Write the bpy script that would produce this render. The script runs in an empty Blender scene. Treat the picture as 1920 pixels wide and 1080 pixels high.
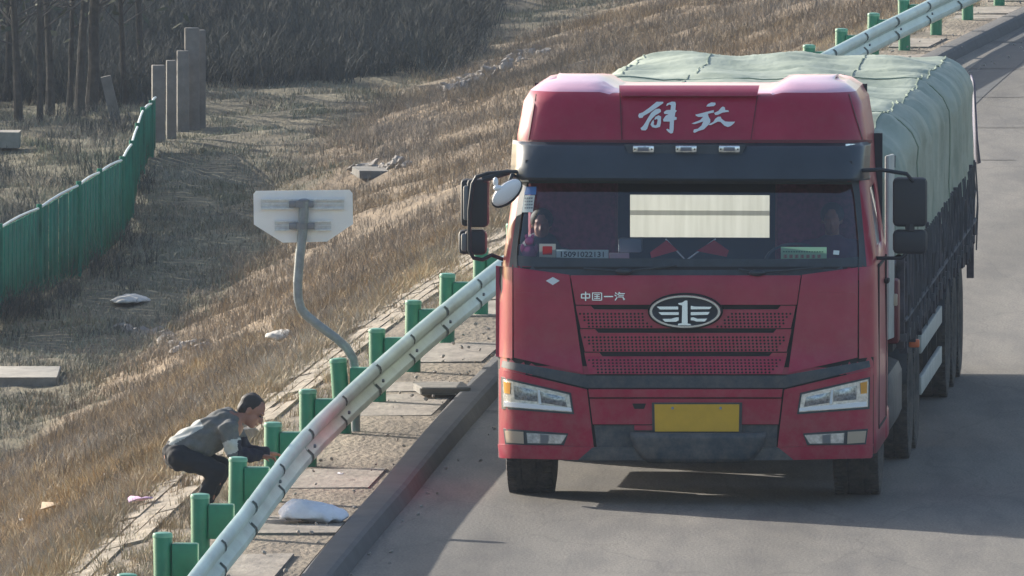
import bpy, bmesh, math, random
import numpy as np
from mathutils import Vector, Matrix
random.seed(7); rng = np.random.RandomState(11)
S = bpy.context.scene
COL = S.collection
# ------------------------------------------------------------------ camera
FPX = 33300.0; CAMH = 8.53; TH = math.atan(2094/FPX)
cd = bpy.data.cameras.new('camera'); cam = bpy.data.objects.new('camera', cd); COL.objects.link(cam)
cd.sensor_width = 36; cd.lens = 36*FPX/1920; cd.clip_start = 5; cd.clip_end = 3000
cam.location = (0, 0, CAMH); cam.rotation_euler = (math.pi/2-TH, 0, 0)
S.camera = cam
# ------------------------------------------------------------------ world, sun, exposure
SUN_EL = math.radians(21); SUN_AZ = math.radians(-47)      # azimuth from +Y, negative = to the left
w = bpy.data.worlds.new('World'); S.world = w; w.use_nodes = True
nt = w.node_tree; nt.nodes.clear()
sky = nt.nodes.new('ShaderNodeTexSky'); sky.sky_type = 'NISHITA'; sky.sun_disc = False
sky.sun_elevation = SUN_EL; sky.sun_rotation = SUN_AZ
sky.air_density = 1.0; sky.dust_density = 2.0; sky.ozone_density = 1.2
bg = nt.nodes.new('ShaderNodeBackground'); bg.inputs['Strength'].default_value = 0.12
wo = nt.nodes.new('ShaderNodeOutputWorld')
nt.links.new(sky.outputs[0], bg.inputs[0]); nt.links.new(bg.outputs[0], wo.inputs[0])
sl = bpy.data.lights.new('sun', 'SUN'); sl.energy = 4.6; sl.angle = math.radians(0.55); sl.color = (1.0, 0.93, 0.82)
sun = bpy.data.objects.new('sun', sl); COL.objects.link(sun)
sv = Vector((math.sin(SUN_AZ)*math.cos(SUN_EL), math.cos(SUN_AZ)*math.cos(SUN_EL), math.sin(SUN_EL)))
sun.rotation_euler = (-sv).to_track_quat('-Z', 'Y').to_euler()
S.view_settings.view_transform = 'Standard'; S.view_settings.look = 'None'
S.view_settings.gamma = 1; S.view_settings.use_curve_mapping = False
S.view_settings.exposure = 0.92
S.render.engine = 'CYCLES'
S.cycles.caustics_reflective = False; S.cycles.caustics_refractive = False
S.cycles.max_bounces = 8; S.cycles.transparent_max_bounces = 12

# ------------------------------------------------------------------ projection helpers
F_ = Vector((0, math.cos(TH), -math.sin(TH))); U_ = Vector((0, math.sin(TH), math.cos(TH)))
CP = Vector((0, 0, CAMH))
def ray(px, py): return F_ + Vector((1,0,0))*((px-960)/FPX) - U_*((py-540)/FPX)
def at_z(px, py, z=0.0):
    d = ray(px, py); return CP + d*((z-CAMH)/d.z)
def at_y(px, py, Y):
    d = ray(px, py); return CP + d*(Y/d.y)
def pix(p):
    v = Vector(p)-CP; dep = v.dot(F_)
    return 960+FPX*v.x/dep, 540-FPX*v.dot(U_)/dep
_pts = [at_z(*p, 0.06) for p in ((440,1010),(512,937),(583,868),(832,640),(908,588),(1612,135),(1690,95))]
RC = np.polyfit([p.y-115 for p in _pts], [p.x for p in _pts], 2)
def rx(Y):
    t = min(max(Y-115, -60), 110)
    v = RC[0]*t*t+RC[1]*t+RC[2]
    d = 2*RC[0]*t+RC[1]
    return v + d*(Y-115-t)
def hnoise(x, y):
    return (math.sin(x*1.3+y*.31)+math.sin(x*.47-y*.83+1.7)+math.sin(x*2.9+y*1.1+.5)*.5+math.sin(y*.19+2.1)*1.2)/3.7
FIELD = -3.5
def pw(t, pts):
    if t <= pts[0][0]: return pts[0][1]
    for (a, va), (b_, vb) in zip(pts, pts[1:]):
        if t <= b_: return va+(vb-va)*(t-a)/(b_-a)
    return pts[-1][1]
KERB = [(106,.635),(114,.625),(127,.50),(140,.44),(170,.37),(400,.36)]
def ko(y): return pw(y, KERB)
TOE = [(100,-6.6),(165,-7.6),(182,-8.8),(200,-10.2),(223,-13.6),(245,-15.2),(300,-18)]
def gz(x, y):
    u = x-rx(y)
    if u > ko(y)+.03: z = -0.06
    elif u > -.42: z = 0.05
    elif u > -1.05: z = 0.05-(-.42-u)*.24
    else:
        tq = (-1.05-u)/(-1.05-pw(y, TOE)); z = -.10+(FIELD+.10)*min(1, tq)
        n = hnoise(x*1.5, y*1.5)
        if z < FIELD: z = FIELD
        k = min(1, (-1.05-u)/1.2)
        z += .09*n*k
        z += .05*math.sin(y*.9+x*3.1)*k
    return z
def hit(px, py):
    d = ray(px, py); t = 90.0
    while t < 700:
        p = CP+d*t
        if p.z < gz(p.x, p.y): break
        t += .25
    p = CP+d*t; return Vector((p.x, p.y, gz(p.x, p.y)))

# ------------------------------------------------------------------ materials
def mat(name, col, rough=.7, metal=0, coat=0, var=0.0, scale=8, bump=0, bscale=None, col2=None, var2=None, trans=0, spec=.5, inst=0, sub=0, stretch=None, alpha=None, detail=5):
    m = bpy.data.materials.new(name); m.use_nodes = True
    n = m.node_tree.nodes; l = m.node_tree.links
    b = n['Principled BSDF']
    b.inputs['Roughness'].default_value = rough; b.inputs['Metallic'].default_value = metal
    b.inputs['Coat Weight'].default_value = coat; b.inputs['Coat Roughness'].default_value = .08
    b.inputs['Specular IOR Level'].default_value = spec
    b.inputs['Transmission Weight'].default_value = trans
    c4 = (*col, 1)
    b.inputs['Base Color'].default_value = c4
    m.diffuse_color = c4
    tc = n.new('ShaderNodeTexCoord'); src = tc.outputs['Object']
    if stretch:
        mp = n.new('ShaderNodeMapping'); mp.inputs['Scale'].default_value = stretch
        l.new(src, mp.inputs[0]); src = mp.outputs[0]
    if var or col2:
        tx = n.new('ShaderNodeTexNoise'); tx.inputs['Scale'].default_value = scale; tx.inputs['Detail'].default_value = detail
        tx.inputs['Roughness'].default_value = .65
        l.new(src, tx.inputs['Vector'])
        r = n.new('ShaderNodeValToRGB'); r.color_ramp.elements[0].position = .32; r.color_ramp.elements[1].position = .68
        a = tuple(max(0, c*(1-var)) for c in col); bb = col2 if col2 else tuple(min(1, c*(1+var)) for c in col)
        r.color_ramp.elements[0].color = (*a, 1); r.color_ramp.elements[1].color = (*bb, 1)
        l.new(tx.outputs['Fac'], r.inputs[0]); out = r.outputs[0]
        if inst:
            oi = n.new('ShaderNodeObjectInfo'); mr = n.new('ShaderNodeMapRange')
            mr.inputs['To Min'].default_value = 1-inst; mr.inputs['To Max'].default_value = 1+inst
            l.new(oi.outputs['Random'], mr.inputs[0])
            gp = n.new('ShaderNodeNewGeometry'); pm_ = n.new('ShaderNodeMapping'); pm_.inputs['Scale'].default_value = (1,.28,1); l.new(gp.outputs['Position'], pm_.inputs[0])
            pn = n.new('ShaderNodeTexNoise'); pn.inputs['Scale'].default_value = .75; pn.inputs['Detail'].default_value = 5; l.new(pm_.outputs[0], pn.inputs['Vector'])
            pr_ = n.new('ShaderNodeMapRange'); pr_.inputs['From Min'].default_value = .34; pr_.inputs['From Max'].default_value = .66; pr_.inputs['To Min'].default_value = .78; pr_.inputs['To Max'].default_value = 1.22; l.new(pn.outputs['Fac'], pr_.inputs[0])
            mu_ = n.new('ShaderNodeMath'); mu_.operation = 'MULTIPLY'; l.new(mr.outputs[0], mu_.inputs[0]); l.new(pr_.outputs[0], mu_.inputs[1])
            ps_ = n.new('ShaderNodeMapRange'); ps_.inputs['From Min'].default_value = .36; ps_.inputs['From Max'].default_value = .64; ps_.inputs['To Min'].default_value = 1.12; ps_.inputs['To Max'].default_value = .62; l.new(pn.outputs['Color'], ps_.inputs[0])
            hs = n.new('ShaderNodeHueSaturation'); l.new(mu_.outputs[0], hs.inputs['Value']); l.new(ps_.outputs[0], hs.inputs['Saturation']); l.new(out, hs.inputs['Color']); out = hs.outputs[0]
        l.new(out, b.inputs['Base Color'])
    if bump:
        t2 = n.new('ShaderNodeTexNoise'); t2.inputs['Scale'].default_value = bscale or scale*3; t2.inputs['Detail'].default_value = 6
        l.new(src, t2.inputs['Vector'])
        bp = n.new('ShaderNodeBump'); bp.inputs['Strength'].default_value = bump; bp.inputs['Distance'].default_value = .02
        l.new(t2.outputs['Fac'], bp.inputs['Height']); l.new(bp.outputs[0], b.inputs['Normal'])
    return m
M = {}
M['red'] = mat('red_paint', (.34,.005,.040), .42, coat=.3, spec=.35, var=.12, scale=3, col2=(.375,.008,.048))
def dust(m, amt, sc=7):
    n = m.node_tree.nodes; l = m.node_tree.links; b = n['Principled BSDF']; lk = b.inputs['Base Color'].links[0]; src = lk.from_socket
    tc = n.new('ShaderNodeTexCoord'); t = n.new('ShaderNodeTexNoise'); t.inputs['Scale'].default_value = sc; t.inputs['Detail'].default_value = 8; t.inputs['Roughness'].default_value = .75
    l.new(tc.outputs['Object'], t.inputs['Vector']); sp_ = n.new('ShaderNodeSeparateXYZ'); l.new(tc.outputs['Object'], sp_.inputs[0])
    zr_ = n.new('ShaderNodeMapRange'); zr_.inputs['From Min'].default_value = 1.2; zr_.inputs['From Max'].default_value = .25; zr_.inputs['To Min'].default_value = .25; zr_.inputs['To Max'].default_value = 1; l.new(sp_.outputs['Z'], zr_.inputs[0])
    mr = n.new('ShaderNodeMapRange'); mr.inputs['From Min'].default_value = .4; mr.inputs['From Max'].default_value = .75; mr.inputs['To Max'].default_value = amt; l.new(t.outputs['Fac'], mr.inputs[0])
    mu = n.new('ShaderNodeMath'); mu.operation = 'MULTIPLY'; l.new(mr.outputs[0], mu.inputs[0]); l.new(zr_.outputs[0], mu.inputs[1])
    mx = n.new('ShaderNodeMixRGB'); mx.inputs[2].default_value = (.30,.24,.19,1); l.new(mu.outputs[0], mx.inputs[0]); l.new(src, mx.inputs[1]); l.new(mx.outputs[0], b.inputs['Base Color'])
dust(M['red'], .35)
M['redroof'] = mat('roof_paint', (.40,.010,.045), .4, coat=.4)
M['roofglare'] = mat('roof_glare_paint', (.70,.36,.46), .35, coat=.5, var=.08, scale=3)  # bright glare on the roof top, painted as a pale pink skin
M['reddark'] = mat('inner_red', (.12,.008,.015), .5)
M['blackp'] = mat('black_plastic', (.035,.045,.055), .5, var=.2, scale=12)
M['visor'] = mat('visor_plastic', (.03,.042,.055), .35, coat=.2, var=.15, scale=3)
M['dark'] = mat('dark_steel', (.018,.02,.024), .7, var=.3, scale=9)
M['seam'] = mat('seam_rubber', (.012,.012,.014), .8)
M['tyre'] = mat('tyre_rubber', (.022,.023,.025), .9, var=.3, scale=14, bump=.3)
M['rim'] = mat('rim_steel', (.10,.10,.105), .6, metal=.5, var=.3, scale=9)
M['chrome'] = mat('chrome', (.62,.64,.66), .25, metal=.9)
M['white'] = mat('white_vinyl', (.70,.74,.76), .6)
M['lampwhite'] = mat('lamp_reflector', (.72,.75,.74), .22, metal=.65, var=.3, scale=40)
M['amber'] = mat('amber_lens', (.75,.33,.04), .3)
M['amberpale'] = mat('pale_lens', (.45,.36,.27), .35)
M['blueg'] = mat('lower_valance', (.034,.048,.062), .6, var=.12, scale=6)
M['plate'] = mat('plate_yellow', (.62,.36,.02), .5, var=.06, scale=12)
M['glass'] = None
dust(M['blueg'], .5) ; dust(M['tyre'], .35, 9)
M['mirror'] = mat('mirror_shell', (.018,.022,.030), .6)
M['mirrorrim'] = mat('grey_rim', (.16,.17,.18), .4)
M['whitegloss'] = mat('white_gloss', (.85,.86,.88), .3)
M['tarp'] = mat('tarpaulin_fabric', (.225,.28,.215), .62, var=.12, scale=2.2, bump=.7, bscale=7, stretch=(1,.45,1), col2=(.36,.41,.335))
M['tarpseam'] = mat('tarp_seam', (.27,.33,.25), .8)
M['rope'] = mat('rope', (.10,.10,.11), .9)
M['stake'] = mat('stake_steel', (.035,.033,.045), .7, var=.5, scale=6, col2=(.09,.08,.10))
M['blueflap'] = mat('dark_flap', (.10,.10,.16), .7)
M['greyguard'] = mat('side_guard_paint', (.42,.43,.40), .6, var=.15, scale=6)
M['interior'] = mat('interior_trim', (.028,.034,.045), .8)
M['seat'] = mat('maroon_cover', (.20,.028,.06), .9, var=.35, scale=30)
M['pale'] = mat('pale_tank', (.90,.91,.80), .6, var=.08, scale=3, stretch=(14,1,1))
M['post'] = mat('green_coated_steel', (.010,.175,.092), .5, var=.15, scale=9, coat=.1)
M['rail'] = mat('pale_green_beam', (.52,.65,.58), .45, var=.2, scale=3, stretch=(1,.3,1), bump=.1)
M['lap'] = mat('beam_lap', (.035,.06,.05), .8)
M['galv'] = mat('galvanised', (.24,.28,.31), .45, metal=.35, var=.2, scale=14)
M['signback'] = mat('sign_back', (.84,.86,.86), .5, var=.04, scale=5)
M['bracket'] = mat('bracket_steel', (.20,.22,.25), .5, metal=.4)
M['channel'] = mat('alu_channel', (.64,.68,.70), .5, metal=.3, var=.15, scale=30)
M['bag'] = mat('woven_bag', (.80,.79,.84), .8, var=.08, scale=10, bump=.5, bscale=22)
M['bagdirty'] = mat('dirty_woven_bag', (.50,.48,.44), .9, var=.3, scale=9, bump=.6, bscale=22)
M['concrete'] = mat('concrete', (.24,.225,.20), .9, var=.25, scale=6, bump=.4)
M['concretepost'] = mat('old_concrete', (.17,.16,.145), .9, var=.22, scale=5, bump=.3)
M['kerb'] = mat('kerb_concrete', (.10,.098,.10), .9, var=.15, scale=3, bump=.4, bscale=20)
M['slab'] = mat('verge_slab', (.235,.205,.175), .95, var=.35, scale=5, bump=.6, bscale=22, stretch=(1,.4,1))
M['paving'] = mat('drain_paving', (.29,.245,.19), .95, var=.45, scale=7, bump=.6, bscale=25, stretch=(1,.35,1))
M['fence'] = mat('fence_green', (.006,.16,.105), .8, spec=.2, var=.3, scale=3)
M['fencecap'] = mat('fence_rail_white', (.75,.82,.78), .4)
M['bark'] = mat('bark', (.055,.048,.040), .95, var=.4, scale=9, bump=.5)
M['twig'] = mat('twig', (.055,.05,.045), .95)
M['drygrass'] = mat('dry_grass', (.36,.27,.155), .9, var=.25, scale=1.2, col2=(.54,.42,.27), inst=.25)
M['palegrass'] = mat('pale_straw', (.46,.38,.24), .9, var=.25, scale=1.2, inst=.3)
M['brownweed'] = mat('brown_weed', (.215,.168,.118), .95, var=.25, scale=1.2, col2=(.33,.265,.185), inst=.35)
M['fieldgrass'] = mat('field_grass', (.20,.215,.14), .95, var=.2, scale=1.0, col2=(.29,.27,.185), inst=.2)
M['thicket'] = mat('thicket_twigs', (.07,.075,.065), .95, var=.3, scale=1.0, inst=.3)
M['leaf'] = mat('needle_leaf', (.06,.07,.04), .9, var=.4, scale=2)
M['skin'] = mat('skin', (.30,.14,.10), .6, var=.1, scale=12)
M['hair'] = mat('hair', (.022,.018,.018), .7)
M['jgrey'] = mat('grey_jacket', (.115,.12,.12), .9, var=.15, scale=30)
M['jlight'] = mat('light_jacket_panel', (.42,.43,.41), .9, var=.1, scale=30)
M['jdark'] = mat('navy_sleeve', (.012,.013,.028), .9)
M['trouser'] = mat('black_trousers', (.014,.016,.022), .9)
M['shoe'] = mat('shoe', (.03,.025,.02), .7)
M['flag'] = mat('flag_red', (.50,.02,.03), .7)
M['yellow'] = mat('gold', (.6,.42,.08), .5)
M['card'] = mat('green_card', (.42,.66,.40), .6)
M['cardred'] = mat('card_print', (.45,.12,.10), .6)
M['cardblue'] = mat('blue_sticker', (.06,.20,.55), .5)
M['paper'] = mat('paper_white', (.66,.72,.70), .6)
M['ink'] = mat('ink', (.02,.02,.03), .7)
M['pink'] = mat('pink_toy', (.30,.09,.20), .6)
M['rock'] = mat('pale_stone', (.32,.29,.26), .95, var=.3, scale=6, bump=.5)
M['litter'] = mat('white_litter', (.70,.68,.70), .7)
M['pinklitter'] = mat('pink_litter', (.65,.42,.60), .7)
M['brownlitter'] = mat('cardboard', (.34,.26,.18), .9)
# windscreen glass
g = bpy.data.materials.new('windscreen_glass'); g.use_nodes = True
n = g.node_tree.nodes; l = g.node_tree.links; n.clear()
o = n.new('ShaderNodeOutputMaterial'); mx = n.new('ShaderNodeMixShader'); tr = n.new('ShaderNodeBsdfTransparent'); gl = n.new('ShaderNodeBsdfGlossy')
tr.inputs[0].default_value = (.90,.93,.95,1); gl.inputs['Roughness'].default_value = .03; gl.inputs[0].default_value = (.9,.95,1,1)
fr = n.new('ShaderNodeFresnel'); fr.inputs[0].default_value = 1.75
l.new(fr.outputs[0], mx.inputs[0]); l.new(tr.outputs[0], mx.inputs[1]); l.new(gl.outputs[0], mx.inputs[2]); l.new(mx.outputs[0], o.inputs[0])
M['glass'] = g

# ------------------------------------------------------------------ mesh helpers
class MB:
    def __init__(s): s.v = []; s.f = []; s.mi = []
    def add(s, vs, fs, mi=0):
        b = len(s.v); s.v += [tuple(v) for v in vs]; s.f += [tuple(i+b for i in f) for f in fs]; s.mi += [mi]*len(fs)
    def box(s, c, d, rz=0, bev=0, mi=0, rx_=0, ry_=0):
        x, y, z = d[0]/2, d[1]/2, d[2]/2
        R = Matrix.Rotation(rz, 3, 'Z') @ Matrix.Rotation(ry_, 3, 'Y') @ Matrix.Rotation(rx_, 3, 'X')
        c = Vector(c)
        if bev <= 0:
            vs = [c+R@Vector((sx*x, sy*y, sz*z)) for sx in (-1,1) for sy in (-1,1) for sz in (-1,1)]
            s.add(vs, [(0,1,3,2),(4,6,7,5),(0,4,5,1),(2,3,7,6),(0,2,6,4),(1,5,7,3)], mi)
        else:
            b = min(bev, x*.9, y*.9, z*.9)
            bm = bmesh.new(); bmesh.ops.create_cube(bm, size=1)
            for v in bm.verts: v.co = Vector((v.co.x*2*x, v.co.y*2*y, v.co.z*2*z))
            bmesh.ops.bevel(bm, geom=bm.edges[:], offset=b, segments=2, profile=.5, affect='EDGES')
            bm.verts.index_update()
            s.add([c+R@v.co for v in bm.verts], [[v.index for v in f.verts] for f in bm.faces], mi); bm.free()
    def tube(s, pts, r, n=8, mi=0, cap=True, r2=None, up=Vector((0,0,1))):
        pts = [Vector(p) for p in pts]; N = len(pts)
        rs = r if isinstance(r, (list, tuple)) else [r+(0 if r2 is None else (r2-r)*i/(N-1)) for i in range(N)]
        vs = []; prev = None
        for i, p in enumerate(pts):
            t = (pts[min(i+1, N-1)]-pts[max(i-1, 0)]).normalized()
            if prev is None:
                a = t.orthogonal().normalized()
            else:
                a = (prev-t*prev.dot(t))
                a = a.normalized() if a.length > 1e-6 else t.orthogonal().normalized()
            prev = a; b = t.cross(a)
            for k in range(n):
                an = 2*math.pi*k/n; vs.append(p+(a*math.cos(an)+b*math.sin(an))*rs[i])
        fs = []
        for i in range(N-1):
            for k in range(n):
                k2 = (k+1)%n; fs.append((i*n+k, i*n+k2, (i+1)*n+k2, (i+1)*n+k))
        if cap: fs.append(tuple(reversed(range(n)))); fs.append(tuple((N-1)*n+k for k in range(n)))
        s.add(vs, fs, mi)
    def lathe(s, prof, n=24, c=(0,0,0), axis='z', mi=0, close=True):
        vs = []
        for r, z in prof:
            for k in range(n):
                a = 2*math.pi*k/n; x, y = r*math.cos(a), r*math.sin(a)
                if axis == 'z': v = (x, y, z)
                elif axis == 'x': v = (z, x, y)
                else: v = (x, z, y)
                vs.append((v[0]+c[0], v[1]+c[1], v[2]+c[2]))
        fs = []
        for i in range(len(prof)-1):
            for k in range(n):
                k2 = (k+1)%n; fs.append((i*n+k, i*n+k2, (i+1)*n+k2, (i+1)*n+k))
        if close:
            fs.append(tuple(reversed(range(n)))); fs.append(tuple((len(prof)-1)*n+k for k in range(n)))
        s.add(vs, fs, mi)
    def ell(s, c, r, R=None, n=12, mi=0):
        bm = bmesh.new(); bmesh.ops.create_uvsphere(bm, u_segments=n, v_segments=max(6, n*2//3), radius=1)
        bm.verts.index_update(); R = R or Matrix.Identity(3); c = Vector(c)
        s.add([c+R@Vector((v.co.x*r[0], v.co.y*r[1], v.co.z*r[2])) for v in bm.verts], [[v.index for v in f.verts] for f in bm.faces], mi); bm.free()
    def cap(s, a, b, ra, rb, n=12):
        a = Vector(a); b = Vector(b)
        s.ell(a, (ra,)*3, n=n); s.ell(b, (rb,)*3, n=n); s.tube([a, b], [ra, rb], n=n)
    def mesh(s, name, mats, smooth=True, autosm=35):
        me = bpy.data.meshes.new(name); me.from_pydata(s.v, [], s.f); me.update()
        for m in (mats if isinstance(mats, (list, tuple)) else [mats]): me.materials.append(m)
        if len(set(s.mi)) > 1: me.polygons.foreach_set('material_index', s.mi)
        if smooth:
            me.polygons.foreach_set('use_smooth', [True]*len(me.polygons))
            me.set_sharp_from_angle(angle=math.radians(autosm))
        me.update(); return me
    def build(s, name, mats, parent=None, smooth=True, autosm=35, fixn=False):
        me = s.mesh(name, mats, smooth, autosm)
        if fixn:
            bm = bmesh.new(); bm.from_mesh(me); bmesh.ops.recalc_face_normals(bm, faces=bm.faces[:]); bm.to_mesh(me); bm.free()
        ob = bpy.data.objects.new(name, me); COL.objects.link(ob)
        if parent: ob.parent = parent
        return ob
def tag(o, label=None, cat=None, group=None, kind=None):
    if label: o['label'] = label
    if cat: o['category'] = cat
    if group: o['group'] = group
    if kind: o['kind'] = kind
    return o
def empty(name, loc, label, cat, group=None, rz=0):
    o = bpy.data.objects.new(name, None); COL.objects.link(o); o.location = loc; o.rotation_euler = (0,0,rz); o.empty_display_size = .1
    return tag(o, label, cat, group)
def link_copy(me, name, parent=None, loc=(0,0,0), rot=(0,0,0), scl=None):
    o = bpy.data.objects.new(name, me); COL.objects.link(o); o.location = loc; o.rotation_euler = rot
    if scl: o.scale = scl
    if parent: o.parent = parent
    return o

# ------------------------------------------------------------------ ground
def axis(vals):
    out = []
    for a, b, st in vals:
        out += list(np.arange(a, b, st))
    return out+[vals[-1][1]]
xs_u = axis([(-300,-60,40),(-60,-24,4),(-24,-14,1),(-14,-1.2,.35),(-1.2,.8,.105),(.8,4,.8),(4,30,4),(30,300,45)])
ys = axis([(-60,80,20),(80,100,2),(100,280,.6),(280,340,4),(340,900,60)])
mb = MB(); nx = len(xs_u); vs = []; zone = []
for y in ys:
    r0 = rx(y)
    for u in xs_u:
        x = u+r0; vs.append((x, y, gz(x, y)+(0 if u>-1.2 else .02*random.uniform(-1,1))))
        if u > -1.1: c = (.21,.18,.15)
        elif u > pw(y, TOE):
            k = .5+.5*hnoise(x*.9+3, y*.35); far = min(1, max(0, (y-122)/26))
            a = np.array((.31,.24,.155)); b = np.array((.225,.178,.130)); c = a*(1-far)+b*far; c = c*(.8+.4*k)
        else:
            k = .5+.5*hnoise(x*.8, y*.22+4); a = np.array((.15,.15,.105)); b = np.array((.19,.155,.112)); c = a*(1-k)+b*k
            c = c*(.9+.15*math.sin(y*.5+x))
        if y > 154 and -1.75-.1*math.sin(y) < u < -.95: c = (.46,.40,.32)
        zone.append((*tuple(float(q) for q in c), 1))
fs = [(j*nx+i, j*nx+i+1, (j+1)*nx+i+1, (j+1)*nx+i) for j in range(len(ys)-1) for i in range(nx-1)]
mb.add(vs, fs)
gm = bpy.data.materials.new('soil'); gm.use_nodes = True
n = gm.node_tree.nodes; l = gm.node_tree.links; b = n['Principled BSDF']; b.inputs['Roughness'].default_value = .97; b.inputs['Specular IOR Level'].default_value = .2
at = n.new('ShaderNodeAttribute'); at.attribute_name = 'zone'
tc = n.new('ShaderNodeTexCoord'); mp = n.new('ShaderNodeMapping'); mp.inputs['Scale'].default_value = (1,.3,1)
l.new(tc.outputs['Object'], mp.inputs[0])
t1 = n.new('ShaderNodeTexNoise'); t1.inputs['Scale'].default_value = 2.2; t1.inputs['Detail'].default_value = 9; t1.inputs['Roughness'].default_value = .7
l.new(mp.outputs[0], t1.inputs['Vector'])
r = n.new('ShaderNodeValToRGB'); r.color_ramp.elements[0].position = .3; r.color_ramp.elements[1].position = .72
r.color_ramp.elements[0].color = (.42,.42,.42,1); r.color_ramp.elements[1].color = (1.55,1.5,1.4,1); l.new(t1.outputs['Fac'], r.inputs[0])
mm = n.new('ShaderNodeMixRGB'); mm.blend_type = 'MULTIPLY'; mm.inputs[0].default_value = 1
l.new(at.outputs['Color'], mm.inputs[1]); l.new(r.outputs[0], mm.inputs[2]); l.new(mm.outputs[0], b.inputs['Base Color'])
t2 = n.new('ShaderNodeTexNoise'); t2.inputs['Scale'].default_value = 24; t2.inputs['Detail'].default_value = 8; l.new(mp.outputs[0], t2.inputs['Vector'])
bp = n.new('ShaderNodeBump'); bp.inputs['Strength'].default_value = .9; bp.inputs['Distance'].default_value = .03; l.new(t2.outputs['Fac'], bp.inputs['Height']); l.new(bp.outputs[0], b.inputs['Normal'])
ground = mb.build('ground', gm)
ca = ground.data.color_attributes.new('zone', 'FLOAT_COLOR', 'POINT'); ca.data.foreach_set('color', [q for z_ in zone for q in z_])
tag(ground, kind='structure')

# road
mb = MB(); yr = axis([(-60,90,6),(90,260,1),(260,700,20)]); offs = [.84]+[1.0+.15*i for i in range(30)]+[6.5,9,12.5]
vs = [(rx(y)+(ko(y)+.19 if o_ == .84 else o_), y, 0.0) for y in yr for o_ in offs]; k = len(offs)
mb.add(vs, [(j*k+i, j*k+i+1, (j+1)*k+i+1, (j+1)*k+i) for j in range(len(yr)-1) for i in range(k-1)])
rm = bpy.data.materials.new('asphalt'); rm.use_nodes = True
n = rm.node_tree.nodes; l = rm.node_tree.links; b = n['Principled BSDF']; b.inputs['Roughness'].default_value = .85; b.inputs['Specular IOR Level'].default_value = .35
tc = n.new('ShaderNodeTexCoord')
def rnoise(sc, st, det, e0, e1, c0, c1):
    mp = n.new('ShaderNodeMapping'); mp.inputs['Scale'].default_value = st; l.new(tc.outputs['Object'], mp.inputs[0])
    t = n.new('ShaderNodeTexNoise'); t.inputs['Scale'].default_value = sc; t.inputs['Detail'].default_value = det; t.inputs['Roughness'].default_value = .65
    l.new(mp.outputs[0], t.inputs['Vector'])
    r = n.new('ShaderNodeValToRGB'); r.color_ramp.elements[0].position = e0; r.color_ramp.elements[1].position = e1
    r.color_ramp.elements[0].color = (*c0,1); r.color_ramp.elements[1].color = (*c1,1); l.new(t.outputs['Fac'], r.inputs[0]); return r.outputs[0], t.outputs['Fac']
ca1, _ = rnoise(.9, (1.6,.12,1), 5, .35, .65, (.130,.122,.112), (.185,.170,.150))
ca2, _ = rnoise(60, (1,.35,1), 3, .3, .7, (.72,.72,.72), (1.25,1.25,1.25))
ca3, _ = rnoise(2.6, (1,.16,1), 6, .38, .56, (.70,.70,.73), (1.10,1.09,1.06))
m1 = n.new('ShaderNodeMixRGB'); m1.blend_type = 'MULTIPLY'; m1.inputs[0].default_value = 1; l.new(ca1, m1.inputs[1]); l.new(ca2, m1.inputs[2])
m2 = n.new('ShaderNodeMixRGB'); m2.blend_type = 'MULTIPLY'; m2.inputs[0].default_value = .7; l.new(m1.outputs[0], m2.inputs[1]); l.new(ca3, m2.inputs[2])
wn = n.new('ShaderNodeAttribute'); wn.attribute_name = 'wear'
m3 = n.new('ShaderNodeMixRGB'); m3.blend_type = 'MULTIPLY'; m3.inputs[0].default_value = 1; l.new(m2.outputs[0], m3.inputs[1]); l.new(wn.outputs['Fac'], m3.inputs[2])
vm_ = n.new('ShaderNodeMapping'); vm_.inputs['Scale'].default_value = (1,.22,1); l.new(tc.outputs['Object'], vm_.inputs[0])
vo = n.new('ShaderNodeTexVoronoi'); vo.feature = 'DISTANCE_TO_EDGE'; vo.inputs['Scale'].default_value = .7; dn = n.new('ShaderNodeTexNoise'); dn.inputs['Scale'].default_value = 1.6; dn.inputs['Detail'].default_value = 6; l.new(vm_.outputs[0], dn.inputs['Vector'])
dm = n.new('ShaderNodeMixRGB'); dm.blend_type = 'ADD'; dm.inputs[0].default_value = .9; l.new(vm_.outputs[0], dm.inputs[1]); l.new(dn.outputs['Color'], dm.inputs[2]); l.new(dm.outputs[0], vo.inputs['Vector'])
vr = n.new('ShaderNodeValToRGB'); vr.color_ramp.elements[0].position = .0; vr.color_ramp.elements[1].position = .012; vr.color_ramp.elements[0].color = (.55,.55,.55,1); vr.color_ramp.elements[1].color = (1,1,1,1); l.new(vo.outputs['Distance'], vr.inputs[0])
m4 = n.new('ShaderNodeMixRGB'); m4.blend_type = 'MULTIPLY'; m4.inputs[0].default_value = .4; l.new(m3.outputs[0], m4.inputs[1]); l.new(vr.outputs[0], m4.inputs[2])
l.new(m4.outputs[0], b.inputs['Base Color'])
t2 = n.new('ShaderNodeTexNoise'); t2.inputs['Scale'].default_value = 45; t2.inputs['Detail'].default_value = 4; l.new(tc.outputs['Object'], t2.inputs['Vector'])
bp = n.new('ShaderNodeBump'); bp.inputs['Strength'].default_value = .6; bp.inputs['Distance'].default_value = .01; l.new(t2.outputs['Fac'], bp.inputs['Height']); l.new(bp.outputs[0], b.inputs['Normal'])
M['asphalt'] = rm
road = mb.build('road', rm); wa = road.data.attributes.new('wear', 'FLOAT', 'POINT')
wa.data.foreach_set('value', [1-.20*math.exp(-((o_-1.55)/.25)**2)-.20*math.exp(-((o_-3.35)/.28)**2)+.04*math.sin(o_*3) for y in yr for o_ in offs])
tag(road, kind='structure')
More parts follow.
